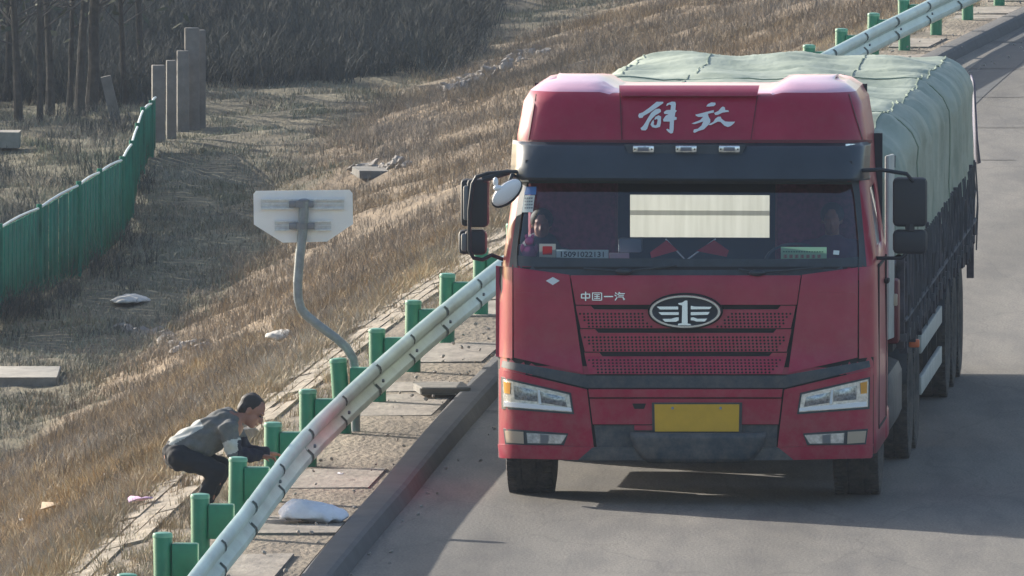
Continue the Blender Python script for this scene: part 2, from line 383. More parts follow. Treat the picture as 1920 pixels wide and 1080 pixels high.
# cast shadow painted as a dark strip on the road far behind the truck, thin joint lines across the lane
mb = MB()
yy = list(np.arange(146, 184, 2.0))
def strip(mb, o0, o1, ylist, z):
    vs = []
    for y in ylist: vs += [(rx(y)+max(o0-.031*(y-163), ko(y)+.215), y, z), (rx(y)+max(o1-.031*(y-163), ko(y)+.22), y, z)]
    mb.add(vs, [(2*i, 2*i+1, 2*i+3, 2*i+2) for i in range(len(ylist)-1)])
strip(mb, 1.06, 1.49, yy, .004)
tag(mb.build('shadow_strip', mat('painted_shadow', (.055,.058,.062), .85, var=.15, scale=4, bump=.3)), kind='structure')
mb = MB()
for y in np.arange(122, 220, 5.2):
    mb.add([(rx(y)+ko(y)+.22, y, .008), (rx(y)+2.6, y+.02, .008), (rx(y)+2.6, y+.09, .008), (rx(y)+ko(y)+.22, y+.07, .008)], [(0,1,2,3)])
tag(mb.build('road_joint', mat('tar_joint', (.05,.05,.05), .9)), kind='structure')

# kerb
mb = MB(); prof = [(.0,.03),(.0,.096),(.008,.102),(.12,.106),(.150,.101),(.175,.085),(.205,.02),(.21,-.05)]
yk = axis([(60,100,4),(100,260,1),(260,400,20)])
vs = [(rx(y)+ko(y)+a, y, z) for y in yk for a, z in prof]; k = len(prof)
mb.add(vs, [(j*k+i, j*k+i+1, (j+1)*k+i+1, (j+1)*k+i) for j in range(len(yk)-1) for i in range(k-1)])
tag(mb.build('kerb', M['kerb'], fixn=True, autosm=22), kind='structure')
# verge slabs
verge = empty('verge', (0,0,0), None, None); verge['kind'] = 'structure'
y = 101.0; random.seed(3)
while y < 196:
    L = random.uniform(.7, 2.4)
    if random.random() < .55:
        m_ = MB(); x0 = -.30+random.uniform(-.05,.12); x1 = ko(y+1)-.03-random.choice((0, 0, .05, .15))
        zt = .051+random.uniform(0,.013)
        c = [(x0+random.uniform(-.04,.04), y+random.uniform(0,.15)), (x1, y+random.uniform(0,.12)), (x1, y+L-.08-random.uniform(0,.1)), ((x0+x1)/2+random.uniform(-.1,.1), y+L-.05-random.uniform(0,.2)), (x0+random.uniform(-.04,.04), y+L-.06-random.uniform(0,.2))]
        top = [(rx(b_)+a, b_, zt+(a*.01)) for a, b_ in c]; bot = [(p[0], p[1], .03) for p in top]
        m_.add(top+bot, [tuple(range(5))]+[(i, (i+5), (i+1)%5+5, (i+1)%5) for i in range(5)])
        m_.build('slab', M['slab'], verge, smooth=False, fixn=True)
    y += L
# drain paving outside the rail
pav = empty('drainage_strip', (0,0,0), None, None); pav['kind'] = 'structure'
for crs in range(5):
    y = 103.0+random.random()
    while y < 196:
        L = random.uniform(.9, 2.6); wd = .098
        wide = .14 if y < 117 else (0 if y < 158 else .25)
        u1 = -.60-crs*(wd+wide/5)+random.uniform(-.008,.008); u0 = u1-wd-wide/5+.016
        if random.random() < (.92 if crs < 4 else .7):
            m_ = MB(); lift = .012+random.uniform(0,.012)
            top = []
            for q in range(4):
                yy_ = y+(L-.05)*q/3; top += [(rx(yy_)+u0+random.uniform(-.006,.006), yy_, gz(rx(yy_)+u0, yy_)+lift), (rx(yy_)+u1, yy_, gz(rx(yy_)+u1, yy_)+lift)]
            bot = [(p[0], p[1], p[2]-.08) for p in top]
            f_ = [(2*q, 2*q+1, 2*q+3, 2*q+2) for q in range(3)]+[(2*q, 2*q+8, 2*q+10, 2*q+2) for q in range(3)]+[(2*q+1, 2*q+3, 2*q+11, 2*q+9) for q in range(3)]+[(0,1,9,8),(6,14,15,7)]
            m_.add(top+bot, f_); m_.build('paving_stone', M['paving'], pav, smooth=False, fixn=True)
        y += L

# ------------------------------------------------------------------ guardrail
Y0 = at_z(512, 937, .06).y; SP = 3.07
gr = empty('guardrail', (rx(Y0), Y0, .05), 'green posted steel guardrail with pale green W beam along the kerb', 'guardrail')
inv = Matrix.Translation(-Vector(gr.location))
def loc_g(v): return inv @ Vector(v)
pm = MB(); pm.lathe([(.057,-.12),(.057,.488),(.054,.497),(.048,.500),(0.001,.503)], n=18)
post_me = pm.mesh('post', M['post'], autosm=50)
cm = MB(); cm.lathe([(.0585,.478),(.0595,.492),(.055,.504),(.03,.509),(.001,.510)], n=18)
cap_me = cm.mesh('post_cap', mat('cap_green', (.10,.30,.21), .45), autosm=50)
bmx = MB()
bmx.box((.125,0,.34), (.155,.11,.21), bev=.012)
block_me = bmx.mesh('spacer_block', M['post'])
bolt = MB(); bolt.lathe([(.012,0),(.012,.014),(.006,.018)], n=8, axis='x', c=(.262,0,.355))
bolt_me = bolt.mesh('bolt', M['galv'])
wprof = [(.0,.476),(.022,.470),(.044,.452),(.052,.430),(.048,.405),(.014,.372),(.006,.355),(.014,.338),(.048,.305),(.052,.280),(.044,.258),(.022,.240),(.0,.234)]
def bow(y): return pw(y, [(100,.13),(106,.10),(109,.055),(112,.015),(114,0)])
def beam(ya, yb, lift):
    m_ = MB(); N = 8; vs = []
    for j in range(N+1):
        y = ya+(yb-ya)*j/N
        for th in (0, -.004):
            for a, z in wprof:
                vs.append(loc_g((rx(y)+.205+a+th+lift+bow(y), y, z+.05-.0)))
    k = len(wprof); fs = []
    for j in range(N):
        for i in range(k-1):
            a = j*2*k+i; c = a+2*k
            fs.append((a, a+1, c+1, c)); fs.append((a+k, c+k, c+k+1, a+k+1))
        for i in (0, k-1):
            a = j*2*k+i; c = a+2*k; fs.append((a, c, c+k, a+k))
    for j in (0, N):
        for i in range(k-1):
            a = j*2*k+i; fs.append((a, a+1, a+k+1, a+k))
    m_.add(vs, fs); return m_
for nidx in range(-5, 27):
    y = Y0+nidx*SP; X = rx(y); hd = -(rx(y+.5)-rx(y-.5))
    p0 = link_copy(post_me, 'post', gr, loc_g((X, y, .05)), (random.uniform(-.012,.012), random.uniform(-.02,.02), 0))
    if nidx == 2: p0.rotation_euler = (0, -.07, 0)
    link_copy(cap_me, 'post_cap', p0)
    link_copy(block_me, 'spacer_block', gr, loc_g((X, y, .05)), (0,0,hd))
    link_copy(bolt_me, 'bolt', gr, loc_g((X, y, .05)), (0,0,hd))
    bb = beam(y-.16, y+SP-.01, 0.0 if nidx%2 else .003).build('rail_beam', M['rail'], gr, fixn=True)
    # lap end of the beam: a dark overlapping edge that follows the corrugation
    for dy in (-.17,):
        m_ = MB(); vs = []
        for (yy_, ) in ((y+dy,), (y+dy+.13,)):
            for a, z in wprof: vs.append(loc_g((rx(yy_)+.205+a+.0065+bow(yy_), yy_, z+.05)))
        k = len(wprof)
        for lo, hi in ((1, 5), (7, 11)):
            m_.add([vs[i] for i in range(lo, hi+1)]+[vs[k+i] for i in range(lo, hi+1)], [(i, i+1, i+1+(hi-lo+1), i+(hi-lo+1)) for i in range(hi-lo)])
        m_.build('lap_edge', M['lap'], bb)

# ------------------------------------------------------------------ sign seen from behind
sp = hit(660, 690); SY = Y0+2*SP+.18
def A(px, py, Y=SY): return at_y(px, py, Y)
bx = A(662, 668)
sg = empty('road_sign', (bx.x, SY, gz(bx.x, SY)), 'white chamfered traffic sign seen from behind on a bent galvanised pole', 'sign')
so = Vector(sg.location)
pts = [A(*p)-so for p in ((570,378),(568,430),(562,480),(558,530),(559,560),(564,578),(575,592),(600,612),(630,634),(650,652),(662,672),(667,700))]
pts.append(Vector((pts[-1].x+.0, 0, -.1)))
m_ = MB(); m_.tube(pts[:4], .034, n=14, r2=.031); m_.tube(pts[3:], .031, n=14, r2=.030)
m_.build('pole', M['galv'], sg)
m_ = MB(); m_.lathe([(.038,0),(.038,.012),(.02,.02)], n=12, c=tuple(pts[0])); m_.build('pole_cap', M['bracket'], sg)
out = [(480,358),(655,356),(661,362),(662,420),(613,453),(530,455),(476,421),(475,364)]
m_ = MB(); fr_ = [A(*p, SY+.045)-so for p in out]; bk = [p+Vector((0,.006,0)) for p in fr_]
N = len(out); m_.add(fr_+bk, [tuple(range(N)), tuple(reversed(range(N,2*N)))]+[(i, (i+1)%N, (i+1)%N+N, i+N) for i in range(N)])
m_.build('sign_panel', M['signback'], sg, smooth=False, fixn=True)
for (x0,x1,y0,y1) in ((489,645,373,393),(515,621,414,433)):
    a = A((x0+x1)/2, (y0+y1)/2, SY+.03)-so; wd = (A(x1,y0)-A(x0,y0)).length; hh = (A(x0,y0)-A(x0,y1)).length
    m_ = MB()
    m_.box(a+Vector((0,.012,0)), (wd,.006,hh)); m_.box(a+Vector((0,.0,hh*.42)), (wd,.022,hh*.13)); m_.box(a+Vector((0,.0,-hh*.42)), (wd,.022,hh*.13)); m_.box(a+Vector((0,.004,0)), (wd,.01,hh*.1))
    m_.build('channel', M['channel'], sg)
for (x0,x1,y0,y1) in ((542,588,377,389),(542,590,418,430)):
    a = A((x0+x1)/2, (y0+y1)/2, SY-.015)-so; wd = (A(x1,y0)-A(x0,y0)).length; hh = (A(x0,y0)-A(x0,y1)).length
    m_ = MB(); m_.box(a+Vector((0,.01,0)), (wd,.02,hh), bev=.004); m_.lathe([(.042,-hh/2),(.042,hh/2)], n=14, c=tuple(a+Vector((0,.015,0))))
    m_.build('clamp', M['bracket'], sg)

# ------------------------------------------------------------------ TRUCK
YAW = math.atan(.067)
_c = at_z(1286, 947, 0)
TL_ = Vector((_c.x, _c.y, 0))
ex = Vector((math.cos(YAW), -math.sin(YAW), 0)); ey = Vector((math.sin(YAW), math.cos(YAW), 0))
truck = empty('truck', TL_, 'red heavy truck with tarpaulin covered trailer driving towards the viewer', 'truck', rz=-YAW)
def pw(t, pts):
    if t <= pts[0][0]: return pts[0][1]
    for (a, va), (b_, vb) in zip(pts, pts[1:]):
        if t <= b_: return va+(vb-va)*(t-a)/(b_-a)
    return pts[-1][1]
PA = [(.20,.06),(.30,.01),(.45,0),(.85,.0),(.95,.03),(1.45,.07),(1.52,.09),(2.06,.31),(2.12,.33),(2.30,.36),(2.34,.37),(2.55,.46),(2.62,.53),(2.665,.66),(2.68,.80)]
PW = [(.20,1.19),(.30,1.21),(.85,1.215),(1.5,1.205),(2.08,1.135),(2.30,1.125),(2.34,1.125),(2.55,1.09),(2.62,1.05),(2.665,.98),(2.68,.90)]
def fdep(x, z):
    w_ = pw(z, PW); ax = min(abs(x), w_-1e-4)
    c = .05*(ax/w_)**2; r0 = .22
    if ax > w_-r0:
        t = (ax-(w_-r0))/r0; c += .24*(1-math.sqrt(max(0, 1-t*t)))
    return pw(z, PA)+c
def Tl(px, py, dep=None):
    """pixel -> truck-local point on the plane y = dep, or on the front skin"""
    d = ray(px, py); dd = .1 if dep is None else dep
    for _ in range(1 if dep is not None else 14):
        o_ = TL_+ey*dd; t = (o_-CP).dot(ey)/d.dot(ey); p = CP+d*t-TL_
        x, z = p.dot(ex), p.z
        if dep is None:
            nd = fdep(x, z); dd = dd+.7*(nd-dd)
    return Vector((x, dd, z))
def to_world(v): return TL_+ex*v.x+ey*v.y+Vector((0,0,v.z))
def patch(corners, name, m, off=.01, nu=12, nv=5, thick=.012, parent=truck, bulge=0, inset=None):
    """quad patch (TL,TR,BR,BL pixels) laid on the front skin, standing 'off' proud, closed at the rim"""
    a, b_, c, d = [Vector(q) for q in corners]
    if inset: pass
    m_ = MB(); fr_ = []; bk = []
    for j in range(nv+1):
        for i in range(nu+1):
            s_, t_ = i/nu, j/nv
            p = (a*(1-s_)+b_*s_)*(1-t_)+(d*(1-s_)+c*s_)*t_
            q = Tl(p.x, p.y); e = bulge*math.sin(math.pi*s_)*math.sin(math.pi*t_)
            fr_.append(q-Vector((0, off+e, 0))); bk.append(q-Vector((0, off-thick, 0)))
    k = nu+1; fs = []; N = len(fr_)
    for j in range(nv):
        for i in range(nu):
            v0 = j*k+i; fs.append((v0, v0+k, v0+k+1, v0+1))
    rim = [i for i in range(nu+1)]+[j*k+nu for j in range(1, nv+1)]+[nv*k+i for i in range(nu-1, -1, -1)]+[j*k for j in range(nv-1, 0, -1)]
    for i in range(len(rim)):
        r0, r1 = rim[i], rim[(i+1)%len(rim)]; fs.append((r0, r1, r1+N, r0+N))
    m_.add(fr_+bk, fs)
    return m_.build(name, m, parent, autosm=40, fixn=False)
def poly_on(polys, name, m, off=.014, thick=.006, parent=truck, dep=None):
    """outlined shapes (pixel polygons) as thin raised plates on the front skin"""
    bm = bmesh.new()
    for pl in polys:
        vs = []
        for (x, y) in pl:
            q = Tl(x, y, dep); vs.append(bm.verts.new(q-Vector((0, off, 0))))
        es = [bm.edges.new((vs[i], vs[(i+1)%len(vs)])) for i in range(len(vs))]
        bmesh.ops.triangle_fill(bm, edges=es, use_beauty=True)
    geom = bm.faces[:]
    r = bmesh.ops.extrude_face_region(bm, geom=geom)
    for v in [e for e in r['geom'] if isinstance(e, bmesh.types.BMVert)]: v.co.y += thick
    bmesh.ops.recalc_face_normals(bm, faces=bm.faces[:])
    me = bpy.data.meshes.new(name); bm.to_mesh(me); bm.free(); me.materials.append(m)
    o_ = bpy.data.objects.new(name, me); COL.objects.link(o_); o_.parent = parent; return o_

# cab shell: rows of z, columns of fraction of the half width, windscreen cells left out
BACK = 1.72
zr = [.32,.45,.6,.85,.95,1.2,1.45,1.52,1.62,1.72,1.82,1.92,2.0,2.06,2.12,2.30,2.34,2.40,2.47,2.55,2.59,2.62,2.645,2.665,2.68]
fr_l = [-1,-.995,-.98,-.96,-.935,-.90,-.86,-.82,-.7,-.64,-.56,-.5,-.25,0,.25,.5,.56,.64,.7,.82,.86,.90,.935,.96,.98,.995,1]
def zdip(x, z):
    return z-.055*max(0, min(1, (.585-abs(x))/.09))*max(0, min(1, (z-2.585)/.09))
m_ = MB(); vs = []
sided = [BACK, 1.35, 1.0, .7]
for z in zr:
    w_ = pw(z, PW)
    for d in sided: vs.append((-w_, max(d, fdep(-w_, z)), z))
    for f in fr_l: vs.append((f*w_, fdep(f*w_, z), zdip(f*w_, z)))
    for d in reversed(sided): vs.append((w_, max(d, fdep(w_, z)), z))
K = len(fr_l)+2*len(sided); ns = len(sided)
fs = []; mi = []
for j in range(len(zr)-1):
    for i in range(K-1):
        if 1.52 <= zr[j] < 2.06-1e-6 and ns+4 <= i < ns+len(fr_l)-1-4: continue
        if 1.60 <= zr[j] < 2.0 and (i in (1, 2) or i in (K-3, K-4)): continue
        fs.append((j*K+i, j*K+i+1, (j+1)*K+i+1, (j+1)*K+i))
m_.add(vs, fs)
# roof top grid, dished in the middle
top = [(x*.9, d) for x in (0,)for d in (0,)]
base = (len(zr)-1)*K
NX = len(fr_l)
rows = 8; tv = []
for j in range(1, rows+1):
    t = j/rows
    for i, f in enumerate(fr_l):
        x = f*.90; d0 = fdep(x, 2.68); d = d0+(BACK-.02-d0)*t
        ed = abs(x); dip = zdip(x, 2.68)-2.68
        z = 2.68+dip+ .02*math.sin(math.pi*min(1,t*1.2))*(1 if ed>.6 else 0)
        tv.append((x, d, z))
b0 = len(m_.v); m_.v += tv
for i in range(NX-1):
    a = base+ns+i; m_.f.append((a, a+1, b0+i+1, b0+i)); m_.mi.append(0)
for j in range(rows-1):
    for i in range(NX-1):
        a = b0+j*NX+i; m_.f.append((a, a+1, a+NX+1, a+NX)); m_.mi.append(0)
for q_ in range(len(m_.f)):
    if min(m_.v[i_][2] for i_ in m_.f[q_]) > 2.60: m_.mi[q_] = 1  # topmost faces take the painted glare
shell = m_.build('cab_body', [M['red'], M['roofglare']], truck, autosm=50, fixn=True)
sld = shell.modifiers.new('s', 'SOLIDIFY'); sld.thickness = .02; sld.offset = -1
# back wall with rear window opening
wt = Tl(1180, 366, 1.62); wr = Tl(1442, 366, 1.62); wb = Tl(1190, 446, 1.62)
x0, x1, z0, z1 = wt.x, wr.x, wb.z, wt.z
m_ = MB()
def wallbox(m_, xa, xb, za, zb, y=1.69, t=.03): m_.box(((xa+xb)/2, y, (za+zb)/2), (xb-xa, t, zb-za))
wallbox(m_, -1.18, x0, .5, 2.3); wallbox(m_, x1, 1.18, .5, 2.3); wallbox(m_, x0, x1, .5, z0); wallbox(m_, x0, x1, z1, 2.3)
wallbox(m_, -1.08, 1.08, 2.3, 2.62)
m_.build('back_wall', M['interior'], truck)
# cab floor, dashboard, seats
m_ = MB(); m_.box((0,.95,1.02), (2.3,1.4,.06)); m_.build('cab_floor', M['interior'], truck)
m_ = MB(); m_.box((0,.42,1.33), (2.15,.5,.30), bev=.05); m_.box((0,.36,1.485), (1.9,.34,.03), bev=.01)
m_.build('dashboard', M['interior'], truck)
for sx in (-.80,.80):
    m_ = MB(); m_.box((sx,1.18,1.62), (.58,.14,.86), bev=.06, rx_=-.08); m_.box((sx,.98,1.22), (.58,.5,.14), bev=.05)
    m_.build('seat', M['seat'], truck)
m_ = MB(); m_.box((-.86,1.55,1.9), (.5,.05,.75), bev=.02); m_.box((.86,1.55,1.9), (.5,.05,.75), bev=.02); m_.build('curtain', M['seat'], truck)
m_ = MB(); m_.box((0,.95,2.18), (2.1,1.3,.03)); m_.build('headliner', M['interior'], truck)
m_ = MB(); m_.lathe([(.19,-.012),(.202,0),(.19,.012),(.178,0),(.19,-.012)], n=24, close=False)
sw = m_.build('steering_wheel', M['blackp'], truck); sw.location = (.66,.72,1.52); sw.rotation_euler = (.6,0,0)
# windscreen
m_ = MB(); vs = []; zs = [1.50+.58*j/8 for j in range(9)]; fx = [-.94+1.88*i/30 for i in range(31)]
for z in zs:
    for f in fx:
        x = f*pw(z, PW); vs.append((x, fdep(x, z)+.008, z))
m_.add(vs, [(j*31+i, j*31+i+1, (j+1)*31+i+1, (j+1)*31+i) for j in range(8) for i in range(30)])
ws = m_.build('windscreen', M['glass'], truck, autosm=60)
m_ = MB()
def rimstrip(pa):
    vs = []
    for (fa, za, fb, zb) in pa:
        for f, z in ((fa, za), (fb, zb)):
            x = f*pw(z, PW); vs.append((x, fdep(x, z)-.004, z))
    m_.add(vs, [(2*i, 2*i+1, 2*i+3, 2*i+2) for i in range(len(pa)-1)])
rimstrip([(-.955, 1.5+.6*j/10, -.925+.02*(abs(j-5)/5)**4, 1.5+.6*j/10) for j in range(11)])
rimstrip([(.955, 1.5+.6*j/10, .925-.02*(abs(j-5)/5)**4, 1.5+.6*j/10) for j in range(11)])
rimstrip([(f, 2.10, f, 2.045-.01*abs(f)**8) for f in [-.95+1.9*i/24 for i in range(25)]])
rimstrip([(f, 1.575+.02*abs(f)**6, f, 1.45+.03*abs(f)**2.2) for f in [-.955+1.91*i/30 for i in range(31)]])
m_.build('windscreen_rim', M['blackp'], truck)
# side windows
for sx in (-1, 1):
    m_ = MB(); m_.add([(sx*1.188,.66,1.58),(sx*1.188,1.4,1.58),(sx*1.137,1.4,2.03),(sx*1.137,.66,2.03)], [(0,1,2,3)])
    m_.build('side_window', M['glass'], truck)
    m_ = MB()
    for (ya, yb, za, zb) in ((.5,1.5,1.50,1.515),(.5,1.5,.46,.475)): m_.box((sx*1.212,(ya+yb)/2,(za+zb)/2), (.012,yb-ya,zb-za))
    for yy_ in (.5,1.5): m_.box((sx*1.212,yy_,1.0), (.012,.012,1.05))
    m_.box((sx*1.225,1.38,1.36), (.03,.16,.03), bev=.008)
    m_.build('door_trim', M['seam'], truck)
# sun visor
m_ = MB(); vs = []
cols = [-1+2*i/36 for i in range(37)]
prof = [(2.075,-.03,0),(2.068,-.115,0),(2.085,-.135,0),(2.15,-.125,0),(2.22,-.09,0),(2.28,-.045,0),(2.305,-.01,0)]
for z, o_, _ in prof:
    for f in cols:
        x = f*1.155; b_ = fdep(x*.97, z)+o_+ (.05 if abs(f) > .97 else 0); vs.append((x, b_, z+.010*(1-f*f)*0))
k = 37; m_.add(vs, [(j*k+i, j*k+i+1, (j+1)*k+i+1, (j+1)*k+i) for j in range(len(prof)-1) for i in range(36)])
vis = m_.build('sun_visor', M['visor'], truck, autosm=40); q = vis.modifiers.new('s','SOLIDIFY'); q.thickness = .015
def on_visor(px, py, extra=0):
    q = Tl(px, py); o_ = pw(q.z, [(a, b_) for a, b_, _ in prof[1:]]); return q+Vector((0, o_-extra, 0))
# recessed black tray of marker lamps and the three lamps
patch([(1172,270),(1400,270),(1392,288),(1180,288)], 'lamp_tray', M['blackp'], off=.075, thick=.07, nu=6, nv=2)
for px in (1208,1288,1369):
    c = Tl(px, 278); o_ = bpy.data.objects.new('marker_lamp', None)
    m_ = MB(); m_.box(c+Vector((0,-.085,0)), (.138,.03,.044), bev=.008); hb = m_.build('marker_lamp', M['lampwhite'], truck)
    m_ = MB(); m_.box(c+Vector((0,-.101,0)), (.072,.008,.024), bev=.003); m_.build('lens', mat('lamp_lens_%d'%px, (.16,.17,.20), .2), hb)
    for s_ in (-.055,.055):
        m_ = MB(); m_.lathe([(.005,-.104),(.005,-.1)], n=8, axis='y', c=(c.x+s_, c.y, c.z)); m_.build('screw', M['seam'], hb)
for q4 in ([(966,269),(996,269),(992,284),(964,284)],[(1586,269),(1614,269),(1616,284),(1588,284)]):
    patch(q4, 'corner_lamp', M['lampwhite'], off=.05, thick=.04, nu=5, nv=3)
patch([(974,336),(990,336),(992,341),(976,341)], 'clip', M['white'], off=.02)
# roof fairing panel relief
patch([(975,268),(1636,268),(1636,262),(976,262)], 'fairing_lip', M['reddark'], off=.012, nu=30, nv=2)
patch([(1166,180),(1420,180),(1412,265),(1172,265)], 'name_panel', M['red'], off=.006, nu=16, nv=8, thick=.01)
patch([(1162,160),(1424,160),(1420,179),(1166,179)], 'fairing_ledge', M['red'], off=.05, nu=16, nv=3, thick=.06)
for (xa,ya,xb,yb) in ((1004,176,990,262),(1162,160,1166,262),(1420,180,1408,262),(1592,176,1618,262)):
    patch([(xa-1,ya),(xa+1,ya),(xb+1,yb),(xb-1,yb)], 'fairing_seam', M['reddark'], off=.007, nu=1, nv=8, thick=.01)
# calligraphy
Z = lambda L: [(1180+x/8, 170+y/8) for x, y in L]
gly = [
 Z([(410,165),(510,165),(512,185),(440,235),(300,330),(215,378),(200,405),(150,408),(135,375),(148,342),(200,325),(300,255)]),
 Z([(400,275),(450,268),(475,285),(475,318),(430,345),(395,365),(340,420),(300,480),(270,570),(245,595),(185,590),(170,560),(205,530),(240,480),(280,410),(330,330),(370,295)]),
 Z([(395,390),(440,368),(478,385),(476,480),(462,540),(400,558),(345,545),(320,510),(335,470),(365,430),(372,475),(365,505),(390,520),(415,505),(428,440),(420,420),(390,432),(375,428)]),
 Z([(555,222),(570,190),(640,162),(690,166),(700,200),(692,285),(716,298),(692,328),(682,388),(712,398),(710,432),(672,442),(666,580),(655,632),(625,642),(590,620),(555,582),(572,570),(605,585),(610,462),(515,460),(508,432),(545,375),(590,352),(525,345),(520,318),(560,290),(620,286),(628,218),(600,205),(565,228)]),
 Z([(1155,235),(1180,200),(1230,175),(1290,178),(1298,205),(1270,230),(1200,236)]),
 Z([(995,355),(1030,350),(1240,295),(1268,290),(1270,325),(1180,345),(1190,390),(1216,430),(1216,470),(1190,510),(1120,578),(1040,602),(985,630),(960,620),(970,580),(1030,568),(1085,520),(1110,460),(985,500),(935,492),(960,480),(1060,442),(1110,390),(1040,392),(1000,375)]),
 Z([(1275,332),(1340,300),(1380,250),(1405,236),(1435,250),(1438,288),(1485,293),(1498,315),(1400,327),(1330,360),(1290,362)]),
 Z([(1195,500),(1260,468),(1290,420),(1330,390),(1370,388),(1385,420),(1440,460),(1500,465),(1588,463),(1570,490),(1520,530),(1480,543),(1430,525),(1370,466),(1330,462),(1230,512),(1200,515)])]
poly_on(gly, 'roof_lettering', M['white'], off=.018, thick=.006)

# lower front: dark carrier with proud red panels
patch([(934,500),(1638,500),(1638,858),(934,858)], 'front_carrier', M['seam'], off=.002, nu=40, nv=14, thick=.01)
W2 = 2572   # mirror axis: x -> 2572-x
def both(q4, name, m, **k):
    patch(q4, name, m, **k)
    r_ = [(W2-x, y) for x, y in q4]; patch([r_[1], r_[0], r_[3], r_[2]], name, m, **k)
both([(930,498),(961,501),(961,672),(930,668)], 'corner_panel', M['red'], off=.022, nu=6, nv=10, thick=.03)
both([(963,501),(1068,515),(1094,699),(964,670)], 'fender_panel', M['red'], off=.022, nu=10, nv=10, thick=.03)
both([(968,548),(1040,548),(1046,556),(966,556)], 'fender_crease', M['red'], off=.028, nu=8, nv=2, thick=.02)
patch([(1070,516),(1502,516),(1494,571),(1080,571)], 'bonnet_panel', M['red'], off=.022, nu=16, nv=4, thick=.03)
for (ya, yb, xa) in ((583,615,1084),(627,659,1092),(671,701,1100)):
    patch([(xa-3,ya-3),(W2-xa+3,ya-3),(W2-xa-5,yb),(xa+5,yb)], 'grille_bar', M['red'], off=.020, nu=18, nv=3, thick=.03)
    patch([(xa-4,ya-10),(xa+24,ya-10),(xa+30,ya-3),(xa-3,ya-3)], 'grille_frame', M['red'], off=.021, nu=3, nv=1, thick=.03)
    patch([(W2-xa-24,ya-10),(W2-xa+4,ya-10),(W2-xa+3,ya-3),(W2-xa-30,ya-3)], 'grille_frame', M['red'], off=.021, nu=3, nv=1, thick=.03)
# grille perforations
holes = MB(); cntr = 0
for (ya, yb, xa) in ((588,612,1088),(632,656,1097),(675,698,1105)):
    for r_ in range(5):
        yy_ = ya+(yb-ya)*r_/4; xx = xa+r_*4.2+(3.6 if r_%2 else 0); xe = W2-xa-r_*4.2
        while xx < xe:
            if not (((xx-1286)/80)**2+((yy_-583)/42)**2 < 1):
                c = Tl(xx, yy_)+Vector((0,-.0212,0))
                holes.add([c+Vector((.0078*math.cos(a), 0, .0075*math.sin(a))) for a in [math.pi/3*k_ for k_ in range(6)]], [tuple(range(6))])
            xx += 7.3
tag(holes.build('grille_perforation', mat('hole_dark', (.02,.008,.012), .9), truck, smooth=False), kind='stuff')
# emblem
ec = Tl(1285.5, 583)
def ering(rx0, rz0, rx1, rz1, y0, y1, N=48):
    m_ = MB(); vs = []
    for k_ in range(N):
        a = 2*math.pi*k_/N
        ca_, sa_ = math.cos(a), math.sin(a)
        vs += [(ec.x+rx0*ca_, ec.y+y1, ec.z+rz0*sa_), (ec.x+(rx0*.7+rx1*.3)*ca_, ec.y+y0, ec.z+(rz0*.7+rz1*.3)*sa_), (ec.x+(rx0*.3+rx1*.7)*ca_, ec.y+y0, ec.z+(rz0*.3+rz1*.7)*sa_), (ec.x+rx1*ca_, ec.y+y1, ec.z+rz1*sa_)]
    m_.add(vs, [(4*k_+j, 4*((k_+1)%N)+j, 4*((k_+1)%N)+j+1, 4*k_+j+1) for k_ in range(N) for j in range(3)]); return m_
emb = ering(.238,.113,.200,.083,-.07,-.03).build('emblem', M['chrome'], truck, fixn=True)
m_ = MB(); N = 48; m_.add([(ec.x+.205*math.cos(2*math.pi*k_/N), ec.y-.04, ec.z+.088*math.sin(2*math.pi*k_/N)) for k_ in range(N)], [tuple(range(N))]); 
m_.build('emblem_disc', mat('emblem_blue', (.012,.022,.04), .4), emb)
m_ = ering(.242,.118,.236,.111,-.045,.0); m_.build('emblem_rim', M['seam'], emb)
E = lambda L: [(1080+x*.21875, 530+y*.21875) for x, y in L]
wing = [[(695,200),(880,200),(880,225),(725,225)],[(710,248),(885,248),(885,272),(735,272)],[(745,305),(820,305),(850,295),(885,292),(885,318),(860,330),(765,330)],
        [(988,192),(1018,200),(1168,202),(1150,222),(988,224)],[(988,248),(1150,246),(1135,270),(988,274)],[(988,294),(1015,292),(1045,305),(1130,303),(1108,328),(1035,328),(1010,318),(988,318)]]
poly_on([E(p) for p in wing], 'emblem_wings', M['chrome'], off=.058, thick=.012, parent=emb)
poly_on([E([(880,170),(915,165),(940,148),(960,148),(962,345),(988,348),(988,360),(878,360),(880,346),(912,342),(915,190),(885,182)])], 'emblem_numeral', M['chrome'], off=.066, thick=.02, parent=emb)
# 中国一汽 built from strokes (unit boxes in a 10x10 cell)
def strokes(cell, segs, t=1.2):
    out = []
    x0, y0, cw, ch = cell
    for (ax, ay, bx_, by) in segs:
        dx, dy = bx_-ax, by-ay; L_ = math.hypot(dx, dy); nx_, ny_ = -dy/L_*t/2, dx/L_*t/2; exx, eyy = dx/L_*t*.35, dy/L_*t*.35
        q = [(ax-exx+nx_, ay-eyy+ny_), (bx_+exx+nx_, by+eyy+ny_), (bx_+exx-nx_, by+eyy-ny_), (ax-exx-nx_, ay-eyy-ny_)]
        out.append([(x0+a*cw/10, y0+b_*ch/10) for a, b_ in q])
    return out
zh = []
zh += strokes((1089,547,19,16), [(1,2.5,9,2.5),(1,2.5,1,7),(9,2.5,9,7),(1,7,9,7),(5,0,5,10)])
zh += strokes((1110.5,548,19,15), [(.5,.5,9.5,.5),(.5,.5,.5,9.5),(9.5,.5,9.5,9.5),(.5,9.5,9.5,9.5),(2.6,2.6,7.4,2.6),(2.6,5,7.4,5),(2.3,7.4,7.7,7.4),(5,2.6,5,7.4)], 1.05)
zh += strokes((1133,548,17,15), [(.5,5,9.5,5)], 1.6)
